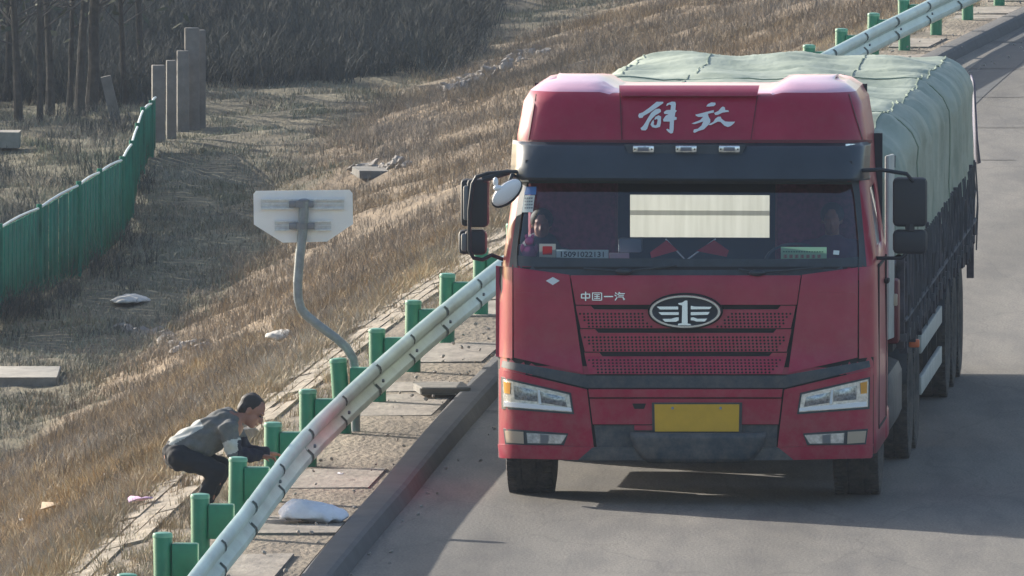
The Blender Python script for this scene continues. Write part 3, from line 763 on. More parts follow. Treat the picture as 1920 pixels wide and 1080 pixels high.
zh += strokes((1153,547,19,16), [(.8,.8,2,2.2),(.3,3.6,1.6,4.8),(.5,9.5,2.4,6.4),(4.6,.2,3.2,3.2),(4,1.8,9.6,1.8),(4.2,3.8,8.8,3.8),(3.6,5.8,8.4,5.8),(8.4,5.8,8.8,9.3),(8.8,9.3,9.8,8)], 1.1)
poly_on(zh, 'maker_lettering', M['chrome'], off=.028, thick=.005)
poly_on([[(1024,526),(1037,519),(1050,526),(1037,534)]], 'diamond_badge', M['white'], off=.028, thick=.005)
# dark belt under the panels
both([(942,676),(1098,703),(1101,727),(940,688)], 'belt_side', M['blueg'], off=.016, nu=10, nv=3, thick=.03)
patch([(1098,704),(1474,704),(1471,727),(1101,727)], 'belt_centre', M['blueg'], off=.016, nu=12, nv=3, thick=.03)
# bumper
both([(936,691),(1101,730),(1116,858),(936,856)], 'bumper_corner', M['red'], off=.03, nu=12, nv=10, thick=.05)
both([(934,832),(1116,838),(1110,862),(938,858)], 'bumper_lip', M['red'], off=.05, nu=12, nv=3, thick=.07)
patch([(1104,729),(1468,729),(1466,744),(1106,744)], 'bumper_ledge', M['red'], off=.045, nu=14, nv=3, thick=.05)
patch([(1106,747),(1466,747),(1460,795),(1112,795)], 'bumper_centre', M['red'], off=.030, nu=14, nv=4, thick=.05)
patch([(1114,797),(1458,797),(1456,838),(1119,838)], 'intake', M['blueg'], off=.010, nu=12, nv=3, thick=.03)
patch([(1190,797),(1380,797),(1380,806),(1190,806)], 'intake_slat', M['red'], off=.028, nu=6, nv=2, thick=.03)
both([(1186,756),(1212,756),(1208,766),(1190,766)], 'tow_hatch', M['seam'], off=.033, nu=2, nv=1, thick=.02)
patch([(1112,838),(1460,838),(1490,862),(1084,862)], 'lower_lip', M['blueg'], off=.055, nu=14, nv=3, thick=.08)
# rounded valance below the plate
m_ = MB(); vs = []; N = 20
for j in range(6):
    t = j/5
    for i in range(N+1):
        s_ = i/N*2-1; px = 1310+s_*(128-34*t*t); py = 810+58*t
        q = Tl(px, min(py, 866)); vs.append(q+Vector((0, -.07-.05*(1-s_*s_), 0)))
m_.add(vs, [(j*(N+1)+i, (j+1)*(N+1)+i, (j+1)*(N+1)+i+1, j*(N+1)+i+1) for j in range(5) for i in range(N)])
o_ = m_.build('valance', M['blueg'], truck); q = o_.modifiers.new('s','SOLIDIFY'); q.thickness = .03
pl = patch([(1228,757),(1387,757),(1386,808),(1229,808)], 'number_plate', M['plate'], off=.055, nu=4, nv=2, thick=.02)
for bx_ in (1262,1352):
    c = Tl(bx_, 764); m_ = MB(); m_.lathe([(.009,-.062),(.009,-.054)], n=8, axis='y', c=tuple(c)); m_.build('plate_bolt', M['galv'], pl)
m_ = patch([(1223,754),(1392,754),(1391,812),(1224,812)], 'plate_frame', M['blackp'], off=.045, nu=4, nv=2, thick=.03)
# headlamps
for sgn in (0, 1):
    mir = (lambda L: L) if not sgn else (lambda L: [((W2-x), y) for x, y in L])
    fix = (lambda L: L) if not sgn else (lambda L: [L[1], L[0], L[3], L[2]])
    hl = patch(fix(mir([(940,706),(1071,736),(1077,776),(941,766)])), 'headlamp', M['blackp'], off=.038, nu=8, nv=4, thick=.05)
    patch(fix(mir([(943,710),(1068,739),(1073,772),(944,762)])), 'housing', M['lampwhite'], off=.043, nu=8, nv=4, thick=.03, parent=hl)
    patch(fix(mir([(945,714),(958,717),(957,738),(946,736)])), 'turn_signal', M['amber'], off=.047, nu=3, nv=3, thick=.02, parent=hl)
    bw = [[(964,722),(1008,732),(1009,752),(966,748)],[(1014,734),(1060,744),(1064,762),(1016,754)]]
    for bq in bw: patch(fix(mir(bq)), 'reflector_bowl', mat('bowl_grey', (.30,.33,.36), .2, metal=.7, var=.6, scale=60), off=.047, nu=5, nv=3, thick=.02, parent=hl, bulge=.006)
    patch(fix(mir([(1009,730),(1013,731),(1016,757),(1011,756)])), 'divider', M['white'], off=.052, nu=1, nv=3, thick=.02, parent=hl)
    patch(fix(mir([(946,752),(1072,764),(1073,770),(946,761)])), 'lamp_strip', M['whitegloss'], off=.049, nu=8, nv=1, thick=.02, parent=hl)
    fl = patch(fix(mir([(944,803),(1066,812),(1058,834),(948,833)])), 'fog_lamp', M['blackp'], off=.036, nu=8, nv=3, thick=.05)
    patch(fix(mir([(947,807),(982,809),(983,831),(950,829)])), 'side_lens', M['amberpale'], off=.041, nu=4, nv=2, thick=.02, parent=fl)
    patch(fix(mir([(988,811),(1063,815),(1053,831),(990,830)])), 'fog_lens', M['lampwhite'], off=.041, nu=5, nv=2, thick=.02, parent=fl)
    patch(fix(mir([(1014,813),(1030,815),(1029,830),(1014,830)])), 'fog_bulb', M['mirrorrim'], off=.046, nu=2, nv=2, thick=.02, parent=fl)
# wipers
for a, b_, c in (((1095,503),(1170,508),(1270,497)),((1385,504),(1420,511),(1545,500))):
    m_ = MB(); P = [Tl(*q)+Vector((0,-.04,0)) for q in (a, b_, c)]; m_.tube(P, .008, n=6)
    m_.ell(P[1], (.055,.03,.022)); m_.build('wiper', M['blackp'], truck)
# stickers on the screen
patch([(984,350),(1006,350),(1005,365),(983,365)], 'blue_sticker', M['cardblue'], off=.004, nu=2, nv=2, thick=.002)
stk = patch([(982,366),(1003,366),(999,398),(979,398)], 'paper_sticker', M['paper'], off=.004, nu=2, nv=2, thick=.002)
pr = []
for k_ in range(4): pr += [[(984+j*4,370+k_*6),(987+j*4,370+k_*6),(987+j*4-.5,373+k_*6),(984+j*4-.5,373+k_*6)] for j in range(4)]
poly_on(pr, 'sticker_print', mat('print_grey', (.2,.24,.27), .7), off=.006, thick=.001, parent=stk)
patch([(1563,469),(1574,470),(1573,478),(1562,477)], 'small_sticker', M['paper'], off=.004, nu=1, nv=1, thick=.002)
# mirrors
def mirror_set(sx):
    m_ = MB()
    if sx < 0:
        D = .42
        hx0, hx1 = (862,918); P = lambda x, y, d=D: Tl(x, y, d)
        arm = [P(1000,322,.34), P(950,322,.34), P(915,325,.38), P(893,332,.36), P(886,345,.35), P(880,395,.35), P(880,470,.35), P(888,484,.37), P(905,487,.4), P(922,478,.42), P(945,487,.45)]
        m_.tube(arm, .013, n=8); arm2 = [P(905,337,.36), P(955,322,.36)]; m_.tube(arm2, .02, n=8)
        root = m_.build('mirror_arm', M['mirror'], truck)
        for (x0_,x1_,y0_,y1_, nm) in ((862,918,335,426,'main_mirror'),(858,914,431,478,'wide_mirror')):
            a = P((x0_+x1_)/2, (y0_+y1_)/2); wd = (P(x1_,y0_)-P(x0_,y0_)).length; hh = (P(x0_,y0_)-P(x0_,y1_)).length
            m_ = MB(); m_.box(a+Vector((0.02,.03,0)), (wd*.74,.11,hh), bev=.03); o_ = m_.build(nm, M['mirror'], root)
            m_ = MB(); m_.box(a+Vector((-wd*.26,.06,0)), (wd*.46,.09,hh*.98), bev=.03); m_.build('mirror_side', M['mirrorrim'], o_) if False else m_.build('mirror_side', M['mirror'], o_)
            m_ = MB(); m_.box(a+Vector((-wd*.28,.005,0)), (wd*.2,.06,hh*.72), bev=.015); m_.build('mirror_rib', M['mirrorrim'], o_)
    else:
        P = lambda x, y, d=.46: Tl(x, y, d)
        arm = [P(1610,320,.36), P(1650,318,.36), P(1700,326,.40), P(1712,340,.44)]
        m_.tube(arm, .013, n=8); root = m_.build('mirror_arm', M['mirror'], truck)
        m_ = MB(); m_.tube([P(1706,420,.46), P(1706,432,.46)], .03, n=8); m_.build('mirror_joint', M['mirror'], root)
        m_ = MB(); m_.tube([P(1700,476,.46),P(1690,484,.46),P(1640,484,.5)], .012, n=8); m_.build('lower_bracket', M['mirror'], root)
        for (x0_,x1_,y0_,y1_, nm) in ((1674,1738,333,425,'main_mirror'),(1674,1738,431,476,'wide_mirror')):
            a = P((x0_+x1_)/2, (y0_+y1_)/2); wd = (P(x1_,y0_)-P(x0_,y0_)).length; hh = (P(x0_,y0_)-P(x0_,y1_)).length
            m_ = MB(); m_.box(a+Vector((0,.03,0)), (wd,.11,hh), bev=.03); o_ = m_.build(nm, M['mirror'], root)
mirror_set(-1); mirror_set(1)
# round kerb mirror (white back catching the sun)
a = Tl(950, 361, .12)
m_ = MB(); m_.ell((0,0,0), (.115,.03,.062), n=18); rm_ = m_.build('kerb_mirror', M['whitegloss'], truck); rm_.location = a; rm_.rotation_euler = (.35,-.70,.25)
m_ = MB(); m_.ell((0,.012,-.012), (.123,.030,.074), n=18); m_.build('mirror_bezel', M['mirror'], rm_)
m_ = MB(); m_.tube([a+Vector((0,.02,.02)), a+Vector((.03,.08,.11)), Tl(965,330,.34)], .012, n=8); m_.build('kerb_mirror_arm', M['mirror'], truck)
m_ = MB(); m_.ell(a+Vector((-.07,-.02,.07)), (.018,.018,.03)); m_.ell(a+Vector((-.055,-.03,.03)), (.03,.02,.02)); m_.build('kerb_mirror_bracket', M['whitegloss'], truck)

# chassis, wheels
m_ = MB()
for sx in (-.38,.38): m_.box((sx,7.0,.60), (.07,12.6,.14))
for yy_ in np.arange(.9,13.2,1.1): m_.box((0,yy_,.60), (.8,.06,.10))
m_.box((0,1.2,.62), (1.5,1.2,.26), bev=.03)
m_.build('chassis', M['dark'], truck)
AX = [1.05,4.30,5.25,10.2,11.25,12.3]
for a_ in AX:
    m_ = MB(); m_.tube([(-1.05,a_,.40),(1.05,a_,.40)], .055, n=10); m_.ell((0,a_,.42), (.14,.14,.13)); m_.build('axle', M['dark'], truck)
tp = [(.22,-.11),(.27,-.135),(.36,-.150),(.385,-.143),(.400,-.12),(.403,-.06),(.396,-.055),(.396,-.045),(.403,-.04),(.404,.0),(.403,.04),(.396,.045),(.396,.055),(.403,.06),(.400,.12),(.385,.143),(.36,.150),(.27,.135),(.22,.11),(.22,-.11)]
tm = MB(); tm.lathe(tp, n=40, axis='x', close=False)
for k_ in range(56):      # shoulder lugs
    a_ = 2*math.pi*k_/56
    for sx in (-1, 1):
        c = Vector((sx*.115, .399*math.cos(a_), .399*math.sin(a_)))
        R = Matrix.Rotation(a_, 3, 'X'); vs = [c+R@Vector((dx*.028, dy*.006, dz*.014)) for dx in (-1,1) for dy in (-1,1) for dz in (-1,1)]
        tm.add(vs, [(0,1,3,2),(4,6,7,5),(0,4,5,1),(2,3,7,6),(0,2,6,4),(1,5,7,3)])
tyre_me = tm.mesh('tyre', M['tyre'], autosm=30)
rmm = MB(); rmm.lathe([(.225,-.12),(.215,-.10),(.20,-.02),(.12,.0),(.10,.05),(.06,.06),(.001,.06)], n=28, axis='x', close=False)
for k_ in range(8):
    a_ = 2*math.pi*k_/8; rmm.lathe([(.012,-.01),(.012,.02)], n=6, axis='x', c=(.0,.155*math.cos(a_),.155*math.sin(a_)))
rim_me = rmm.mesh('rim', M['rim'], autosm=30)
def wheel(x, y, sx, dual):
    e = bpy.data.objects.new('wheel', None); COL.objects.link(e); e.parent = truck; e.location = (x, y, .402); e.empty_display_size = .1
    link_copy(tyre_me, 'tyre', e, rot=(random.random()*6,0,0))
    link_copy(rim_me, 'rim', e, rot=(0, 0, 0 if sx > 0 else math.pi), loc=(.0 if not dual else -.04*sx,0,0))
    if dual: link_copy(tyre_me, 'tyre', e, loc=(-.32*sx,0,0), rot=(random.random()*6,0,0))
for a_ in AX:
    for sx in (-1, 1):
        wheel(sx*(1.055 if a_ == AX[0] else 1.10), a_, sx, a_ != AX[0])
# mudguards
for a_ in AX[1:]:
    for sx in (-1, 1):
        m_ = MB(); vs = []
        for k_ in range(13):
            t = math.radians(15+150*k_/12)
            for xx in (sx*1.24, sx*.78): vs.append((xx, a_-.47*math.cos(t), .40+.47*math.sin(t)))
        m_.add(vs, [(2*i, 2*i+1, 2*i+3, 2*i+2) for i in range(12)]); o_ = m_.build('mudguard', M['dark'], truck); q = o_.modifiers.new('s','SOLIDIFY'); q.thickness = .012
for sx in (-1, 1):
    m_ = MB(); vs = []
    for k_ in range(13):
        t = math.radians(5+170*k_/12)
        for xx in (sx*1.19, sx*.80): vs.append((xx, 1.05-.50*math.cos(t), .40+.50*math.sin(t)))
    m_.add(vs, [(2*i, 2*i+1, 2*i+3, 2*i+2) for i in range(12)]); o_ = m_.build('front_mudguard', M['dark'], truck); q = o_.modifiers.new('s','SOLIDIFY'); q.thickness = .012
    m_ = MB(); m_.box((sx*1.12,1.66,.42), (.2,.34,.22), bev=.03); m_.build('cab_step', M['red'], truck)
    # tractor side: fuel tank, air tank
    m_ = MB(); m_.box((sx*.98,2.75,.52), (.5,1.5,.42), bev=.08); m_.build('fuel_tank', M['rim'], truck)
    # side guards: pale planks
    for z in (.62,.34):
        for (ya, yb) in ((6.3,9.5),):
            m_ = MB(); m_.box((sx*1.22,(ya+yb)/2,z), (.03,yb-ya,.12), bev=.006); m_.build('side_guard', M['greyguard'], truck)
    m_ = MB()
    for yy_ in (6.5,7.9,9.3): m_.box((sx*1.19,yy_,.58), (.03,.05,.56))
    m_.build('guard_bracket', M['dark'], truck)
m_ = MB(); m_.box((1.285,4.02,1.03-.25), (.07,.05,.055), bev=.01); m_.build('side_marker', mat('orange_lens', (.75,.16,.05), .4), truck)
m_ = MB(); m_.box((1.235,2.05,1.12), (.08,.20,.42), bev=.02); m_.build('bulkhead_panel', M['reddark'], truck)
m_ = MB(); m_.box((1.238,1.94,1.20), (.06,.02,.08), bev=.008); m_.build('reflector', M['amberpale'], truck)
# trailer bed and sides
m_ = MB(); m_.box((0,7.95,.90), (2.46,11.7,.10)); m_.box((0,7.95,.80), (1.0,11.6,.12)); m_.build('trailer_bed', M['dark'], truck)
m_ = MB(); m_.box((0,3.12,1.50), (2.40,.05,1.15)); m_.build('headboard', M['blackp'], truck)
m_ = MB()
for sx in (-1,1): m_.box((sx*1.22,7.95,1.18), (.03,11.6,.45))
m_.box((0,13.75,1.3), (2.4,.04,.9)); m_.build('side_board', M['stake'], truck)
st = MB(); st.box((0,0,0), (.055,.09,.60), bev=.006); st_me = st.mesh('stake', M['stake'])
for sx in (-1,1):
    for k_, yy_ in enumerate(np.arange(2.35,13.8,.42)):
        link_copy(st_me, 'stake', truck, (sx*(1.262+.012*random.random()), yy_, 1.13+random.uniform(-.05,.03)), (random.uniform(-.03,.03),0,0))
# ropes ends and hooks hanging along the side
rp = MB()
for k_ in range(60):
    yy_ = random.uniform(2.4,13.6); z = random.uniform(.78,1.2); rp.tube([(1.30,yy_,1.45),(1.315,yy_+random.uniform(-.1,.1),(1.45+z)/2),(1.30,yy_+random.uniform(-.15,.15),z)], .007, n=4)
for yy_ in np.arange(2.3,13.7,.6): rp.box((1.29,yy_,.93), (.04,.06,.05))
rp.tube([(1.3,2.3,1.04),(1.3,13.6,1.04)], .012, n=5)
tag(rp.build('rope_end', M['rope'], truck), kind='stuff')
# tarpaulin: lofted along the trailer with sagging folds
m_ = MB(); NL = 260; NS = 84; vs = []
R2 = random.Random(5)
ridge = [(2.20,0),(2.5,.015),(3.15,-.02),(3.5,-.02),(3.75,.03),(4.6,.02),(5.3,.0),(5.6,.035),(7.2,-.01),(9,.02),(11,-.02),(12.6,.02),(13.7,-.01),(13.9,-.05)]
def tarp_pt(j, i):
    t = j/NL; y = 3.0+(13.95-3.0)*t
    top = 2.26+pw(y, ridge)-.006*(y-2.2)+ .012*math.sin(y*4.1)
    endr = 1-min(1, (y-3.0)/.28) if y < 3.28 else (1-min(1, (13.95-y)/.25) if y > 13.7 else 0)
    top -= .20*endr*endr
    hw = 1.275+.012*math.sin(y*1.7)-.05*endr*endr
    low = 1.42-.012*(y-2.2)+.015*math.sin(y*9)+.012*math.sin(y*23)
    r_ = .26
    # cross section path: left low -> up -> round -> top -> round -> down right
    L1 = (top-r_)-low; La = r_*math.pi/2; L2 = 2*(hw-r_); tot = 2*L1+2*La+L2
    s_ = i/NS*tot
    if s_ < L1: x, z, nx_, nz_ = -hw, low+s_, -1, 0
    elif s_ < L1+La:
        a = (s_-L1)/r_; x = -hw+r_-r_*math.cos(a); z = top-r_+r_*math.sin(a); nx_, nz_ = -math.cos(a), math.sin(a)
    elif s_ < L1+La+L2:
        x = -hw+r_+(s_-L1-La); z = top; nx_, nz_ = 0, 1
    elif s_ < L1+2*La+L2:
        a = (s_-L1-La-L2)/r_; x = hw-r_+r_*math.sin(a); z = top-r_+r_*math.cos(a); nx_, nz_ = math.sin(a), math.cos(a)
    else: x = hw; z = top-r_-(s_-L1-2*La-L2); nx_, nz_ = 1, 0
    fold = .008*math.sin(y*7+2*math.sin(x*3+z*4))+.008*math.sin(y*2.6+x*2.2)+.004*math.sin(y*15+z*7+x*5)
    # rope-pulled creases every ~1.3 m
    ph = ((y-2.6)%1.32)/1.32; crease = -.022*math.exp(-((ph-.5)/.05)**2)
    def crs(v, w_): return max(0, 1-abs(((v) % 1)-.5)/w_)
    fold += .007*crs(y*.76+.1, .12)-.010*crs(y*.41+x*.16+.2*z, .07)+.010*crs(y*1.9+x*.5+math.sin(x*2), .10)-.010*crs(y*.9-z*.8+x*.3, .08)
    edge = math.exp(-((x-hw+.15)/.25)**2)+math.exp(-((x+hw-.15)/.25)**2)
    fold += crease*(.4+edge) + .03*edge*math.sin(y*3.3+.8)*(.7 if abs(nz_) > .1 else .2)
    if nz_ > .9: z += .03*(1-(x/hw)**2)+.012*math.sin(x*9+y*1.1)
    return (x+nx_*fold, y, z+nz_*fold)
for j in range(NL+1):
    for i in range(NS+1): vs.append(tarp_pt(j, i))
k = NS+1
fs = [(j*k+i, j*k+i+1, (j+1)*k+i+1, (j+1)*k+i) for j in range(NL) for i in range(NS)]
# closing folds at the two ends
for jj in (0, NL):
    for i in range(NS//2): fs.append((jj*k+i, jj*k+i+1, jj*k+NS-i-1, jj*k+NS-i))
m_.add(vs, fs)
tarp = m_.build('tarpaulin', M['tarp'], truck, autosm=45, fixn=True)
# ropes over the tarpaulin
for yy_ in (4.1,9.3):
    j = round((yy_-3.0)/(13.95-3.0)*NL); pts = [Vector(tarp_pt(j, i)) for i in range(0, NS+1, 2)]
    cen = Vector((0, yy_, 1.7)); pts = [p+(p-cen).normalized()*.008 for p in pts]
    m_ = MB(); m_.tube(pts, .005, n=5); m_.build('tie_rope', M['tarpseam'], tarp)
for sx_i in (20, 31, 53, 64):      # stitched seams running along the sheet
    pts = [Vector(tarp_pt(j, sx_i)) for j in range(4, NL-3, 2)]
    m_ = MB(); m_.tube([p+Vector((0,0,.003)) for p in pts], .0055, n=4); m_.build('seam', M['tarpseam'], tarp)
# trailing flap at the rear corner
m_ = MB(); m_.add([(1.28,13.96,2.0),(1.30,14.0,1.6),(1.32,14.02,1.42),(1.28,14.2,1.40),(1.26,14.25,1.7),(1.25,14.1,2.05)], [(0,1,4,5),(1,2,3,4)])
o_ = m_.build('tarpaulin_flap', M['blueflap'], truck); q = o_.modifiers.new('s','SOLIDIFY'); q.thickness = .01
m_ = MB(); m_.box((1.25,13.9,.85), (.05,.08,.5)); m_.build('rear_post', M['stake'], truck)
for sx in (-1,1):
    m_ = MB(); m_.box((sx*1.22,1.86,1.55), (.03,.22,1.2), bev=.012, rz=-.12*sx); m_.build('side_sheen_panel', M['greyguard'], truck)  # pale panels added for the sky reflection along the cab door
# translucent sheet added across the rear window so that sunlight makes it bright
bm_ = bpy.data.materials.new('added_translucent_sheet'); bm_.use_nodes = True; n = bm_.node_tree.nodes; l = bm_.node_tree.links; n.clear()
o_ = n.new('ShaderNodeOutputMaterial'); ad = n.new('ShaderNodeMixShader'); ad.inputs[0].default_value = .5; d1 = n.new('ShaderNodeBsdfDiffuse'); d2 = n.new('ShaderNodeBsdfTranslucent')
tc = n.new('ShaderNodeTexCoord'); mp = n.new('ShaderNodeMapping'); mp.inputs['Scale'].default_value = (9,1,.8); tx = n.new('ShaderNodeTexNoise'); tx.inputs['Scale'].default_value = 3; tx.inputs['Detail'].default_value = 5
r = n.new('ShaderNodeValToRGB'); r.color_ramp.elements[0].position = .3; r.color_ramp.elements[1].position = .7; r.color_ramp.elements[0].color = (.56,.58,.52,1); r.color_ramp.elements[1].color = (.68,.70,.64,1)
l.new(tc.outputs['Object'], mp.inputs[0]); l.new(mp.outputs[0], tx.inputs['Vector']); l.new(tx.outputs['Fac'], r.inputs[0]); l.new(r.outputs[0], d1.inputs[0]); l.new(r.outputs[0], d2.inputs[0])
l.new(d1.outputs[0], ad.inputs[1]); l.new(d2.outputs[0], ad.inputs[2]); l.new(ad.outputs[0], o_.inputs[0])
zm = z0+(z1-z0)*.62
m_ = MB(); pf_ = [(y_, z_) for z_, y_ in ((z0-.03,1.74),(z0+(zm-z0)*.3,1.735),(zm-.03,1.72),(zm,1.75),(z1+.03,1.745))]
m_.add([(x_, y_, z_) for y_, z_ in pf_ for x_ in (x0-.03, x1+.03)], [(2*i_, 2*i_+1, 2*i_+3, 2*i_+2) for i_ in range(4)]); m_.build('rear_bright_sheet', bm_, truck)
m_ = MB(); m_.tube([(-1.22,1.95,1.35),(-1.22,2.0,2.2)], .03, n=8); m_.build('exhaust_stack', M['dark'], truck)

# ---- things inside the windscreen
def inside(name, label, cat, px, py, dep, group=None):
    p = Tl(px, py, dep); return empty(name, to_world(p), label, cat, group, rz=-YAW), p
for (bx_, tx, fx0, lab) in ((1290,1262,-1,'left red pennant of the crossed pair on the dashboard'),(1280,1342,1,'right red pennant of the crossed pair on the dashboard')):
    e, p = inside('flag', lab, 'flag', bx_, 487, .26)
    q = Tl(tx-(14 if fx0 < 0 else 0), 448, .26)-p
    m_ = MB(); m_.tube([(0,0,-.02), q], .005, n=6); m_.build('flag_pole', M['whitegloss'], e)
    d_ = q*.95; a_ = q*.33
    if fx0 < 0: tri = [d_, q*.45+Vector((.0,0,0)), Vector((q.x-.09,-.004,q.z*.08)), Vector((q.x-.10,.0,q.z*.35))]
    else: tri = [d_, Vector((q.x+.085,0,q.z*.45)), Vector((q.x+.07,-.004,q.z*.15)), q*.42+Vector((0,0,0))]
    m_ = MB(); m_.add([Vector(t_)+Vector((0,-.006,0)) for t_ in tri]+[Vector(t_)+Vector((0,-.003,0)) for t_ in tri], [(0,1,2,3),(7,6,5,4),(0,4,5,1),(1,5,6,2),(2,6,7,3),(3,7,4,0)]); m_.build('cloth', M['flag'], e, smooth=False)
def plate_in(name, label, cat, x0_, x1_, y0_, y1_, m, dep, thick=.006):
    e, p = inside(name, label, cat, (x0_+x1_)/2, y1_, dep)
    a = Tl(x0_, y0_, dep)-p; b_ = Tl(x1_, y1_, dep)-p
    m_ = MB(); m_.box(((a.x+b_.x)/2, 0, (a.z+b_.z)/2), (b_.x-a.x, thick, a.z-b_.z), bev=.002); m_.build('board', m, e)
    return e, a, b_
def text_on(parent, s_, x, z, size, m, name='lettering', y=-.006, bold=.0, wide=1.0):
    cu = bpy.data.curves.new(name, 'FONT'); cu.body = s_; cu.size = size; cu.extrude = .0008; cu.align_x = 'CENTER'; cu.align_y = 'CENTER'; cu.offset = bold; cu.resolution_u = 3
    t = bpy.data.objects.new(name, cu); COL.objects.link(t); bpy.context.view_layer.update()
    me = bpy.data.meshes.new_from_object(t); COL.objects.unlink(t); bpy.data.objects.remove(t)
    me.materials.clear(); me.materials.append(m)
    o_ = bpy.data.objects.new(name, me); COL.objects.link(o_); o_.parent = parent; o_.location = (x, y, z); o_.rotation_euler = (math.pi/2,0,0); o_.scale = (wide,1,1); return o_
e, a, b_ = plate_in('number_card', 'white strip with a telephone number lying behind the windscreen', 'card', 1043, 1141, 468, 489, M['paper'], .165)
text_on(e, '15091022131', (a.x+b_.x)/2, (a.z+b_.z)/2+.004, .048, M['ink'], bold=.0008, wide=1.12)
e, a, b_ = plate_in('paper_strip', 'pale paper lying flat on the dashboard right of the number card', 'paper', 1143, 1180, 474, 487, mat('paper_pink', (.5,.36,.42), .7), .20)
e, a, b_ = plate_in('permit_card', 'pale green permit card propped behind the right side of the windscreen', 'card', 1464, 1550, 463, 488, M['card'], .165)
cx_, cz_ = (a.x+b_.x)/2, (a.z+b_.z)/2
m_ = MB()
for k_ in range(16): m_.box((a.x+.02+k_*.0165, -.0045, a.z-.030), (.011,.002,.008))
m_.build('printed_row', mat('print_green', (.14,.26,.16), .7), e, smooth=False)
m_ = MB()
for k_ in range(7):
    x_ = a.x+.03+k_*.036
    for dz in (-.052,-.060,-.068): m_.box((x_, -.0045, a.z+dz), (.024,.002,.0045))
    m_.box((x_, -.0047, a.z-.060), (.005,.002,.022))
m_.build('printed_characters', M['cardred'], e, smooth=False)
e, a, b_ = plate_in('badge_ornament', 'square red ornament in a pale frame at the left of the dashboard', 'ornament', 1011, 1042, 457, 488, mat('pale_frame', (.55,.50,.42), .5), .17)
m_ = MB(); m_.box(((a.x+b_.x)/2, -.006, (a.z+b_.z)/2+.01), (.062,.008,.055), bev=.003); m_.build('red_face', M['flag'], e)
e, p = inside('plush_toy', 'small pink doll sitting in the left corner behind the windscreen', 'toy', 993, 486, .22)
m_ = MB(); m_.ell((0,0,.045), (.05,.04,.05)); m_.ell((0,0,.115), (.032,.03,.03)); m_.ell((-.02,0,.145), (.012,.01,.016)); m_.ell((.02,0,.145), (.012,.01,.016)); m_.ell((-.045,-.01,.07), (.014,.014,.03)); m_.ell((.045,-.01,.07), (.014,.014,.03))
m_.build('doll_body', M['pink'], e)
e, p = inside('dashboard_box', 'grey box of tissues on the dashboard left of the flags', 'box', 1182, 470, .30)
m_ = MB(); m_.box((0,0,.035), (.15,.10,.09), bev=.012); m_.build('carton', mat('box_grey', (.16,.20,.25), .7), e)

# ------------------------------------------------------------------ people
def remesh(mb, name, m, parent, voxel, smooth_it=4, matfn=None, folds=0):
    me = mb.mesh(name, m); t = bpy.data.objects.new(name, me); COL.objects.link(t)
    md = t.modifiers.new('r', 'REMESH'); md.mode = 'VOXEL'; md.voxel_size = voxel
    sm = t.modifiers.new('sm', 'SMOOTH'); sm.iterations = smooth_it; sm.factor = .5
    bpy.context.view_layer.update()
    dg = bpy.context.evaluated_depsgraph_get(); nm = bpy.data.meshes.new_from_object(t.evaluated_get(dg))
    if folds:
        nr = [v.normal.copy() for v in nm.vertices]
        for v, n_ in zip(nm.vertices, nr):
            c = v.co; a_ = math.sin(c.x*34+c.z*58+3*math.sin(c.y*16))+.8*math.sin(c.x*71-c.z*33+c.y*60+1)+.6*math.sin(c.y*90+c.z*80)
            v.co = c+n_*folds*(a_-.3)
    t.modifiers.clear(); t.data = nm; nm.materials.clear()
    for q in (m if isinstance(m, (list, tuple)) else [m]): nm.materials.append(q)
    nm.polygons.foreach_set('use_smooth', [True]*len(nm.polygons))
    if matfn:
        for p in nm.polygons: p.material_index = matfn(p.center)
    t.parent = parent; return t
def head_at(m_, c, s_, R):
    # skull, face, jaw, nose, ears, lips, brow; R turns +x (face forward)
    f = lambda v: Vector(c)+R@(Vector(v)*s_)
    def E_(v, r, n=14): m_.ell(f(v), tuple(q*s_ for q in r), R=R, n=n)
    E_((-.01,0,.03), (.100,.076,.095)); E_((.03,0,-.035), (.068,.062,.078)); E_((.055,0,-.085), (.036,.038,.028))
    E_((.102,0,-.018), (.016,.012,.026), 8); E_((.112,0,-.032), (.014,.014,.012), 8)
    E_((.085,0,.028), (.016,.052,.012), 8); E_((.092,0,-.062), (.012,.024,.008), 8)
    for s in (-1,1): E_((-.01,s*.078,-.01), (.018,.010,.032), 8); E_((.070,s*.036,-.022), (.018,.016,.016), 8)
def hand(m_, wr, dr, nrm, s_):
    dr = Vector(dr).normalized(); nrm = Vector(nrm).normalized(); sd = dr.cross(nrm).normalized(); wr = Vector(wr)
    pc = wr+dr*.05*s_
    R = Matrix((dr, sd, nrm)).transposed()
    m_.ell(pc, (.052*s_,.040*s_,.016*s_), R=R, n=10)
    for k_, (o_, L_) in enumerate(((-.028,.068),(-.009,.078),(.010,.072),(.028,.056))):
        b0_ = wr+dr*.088*s_+sd*o_*s_; b1 = b0_+(dr*.8-nrm*.4).normalized()*L_*.5*s_; b2 = b1+(dr*.4-nrm*.9).normalized()*L_*.5*s_
        m_.cap(b0_, b1, .0085*s_, .008*s_, 6); m_.cap(b1, b2, .008*s_, .007*s_, 6)
    t0 = wr+dr*.025*s_-sd*.032*s_; t1 = t0+(dr*.6-sd*.6-nrm*.2).normalized()*.04*s_; t2 = t1+(dr*.8-nrm*.5).normalized()*.03*s_
    m_.cap(t0, t1, .011*s_, .009*s_, 6); m_.cap(t1, t2, .009*s_, .008*s_, 6)
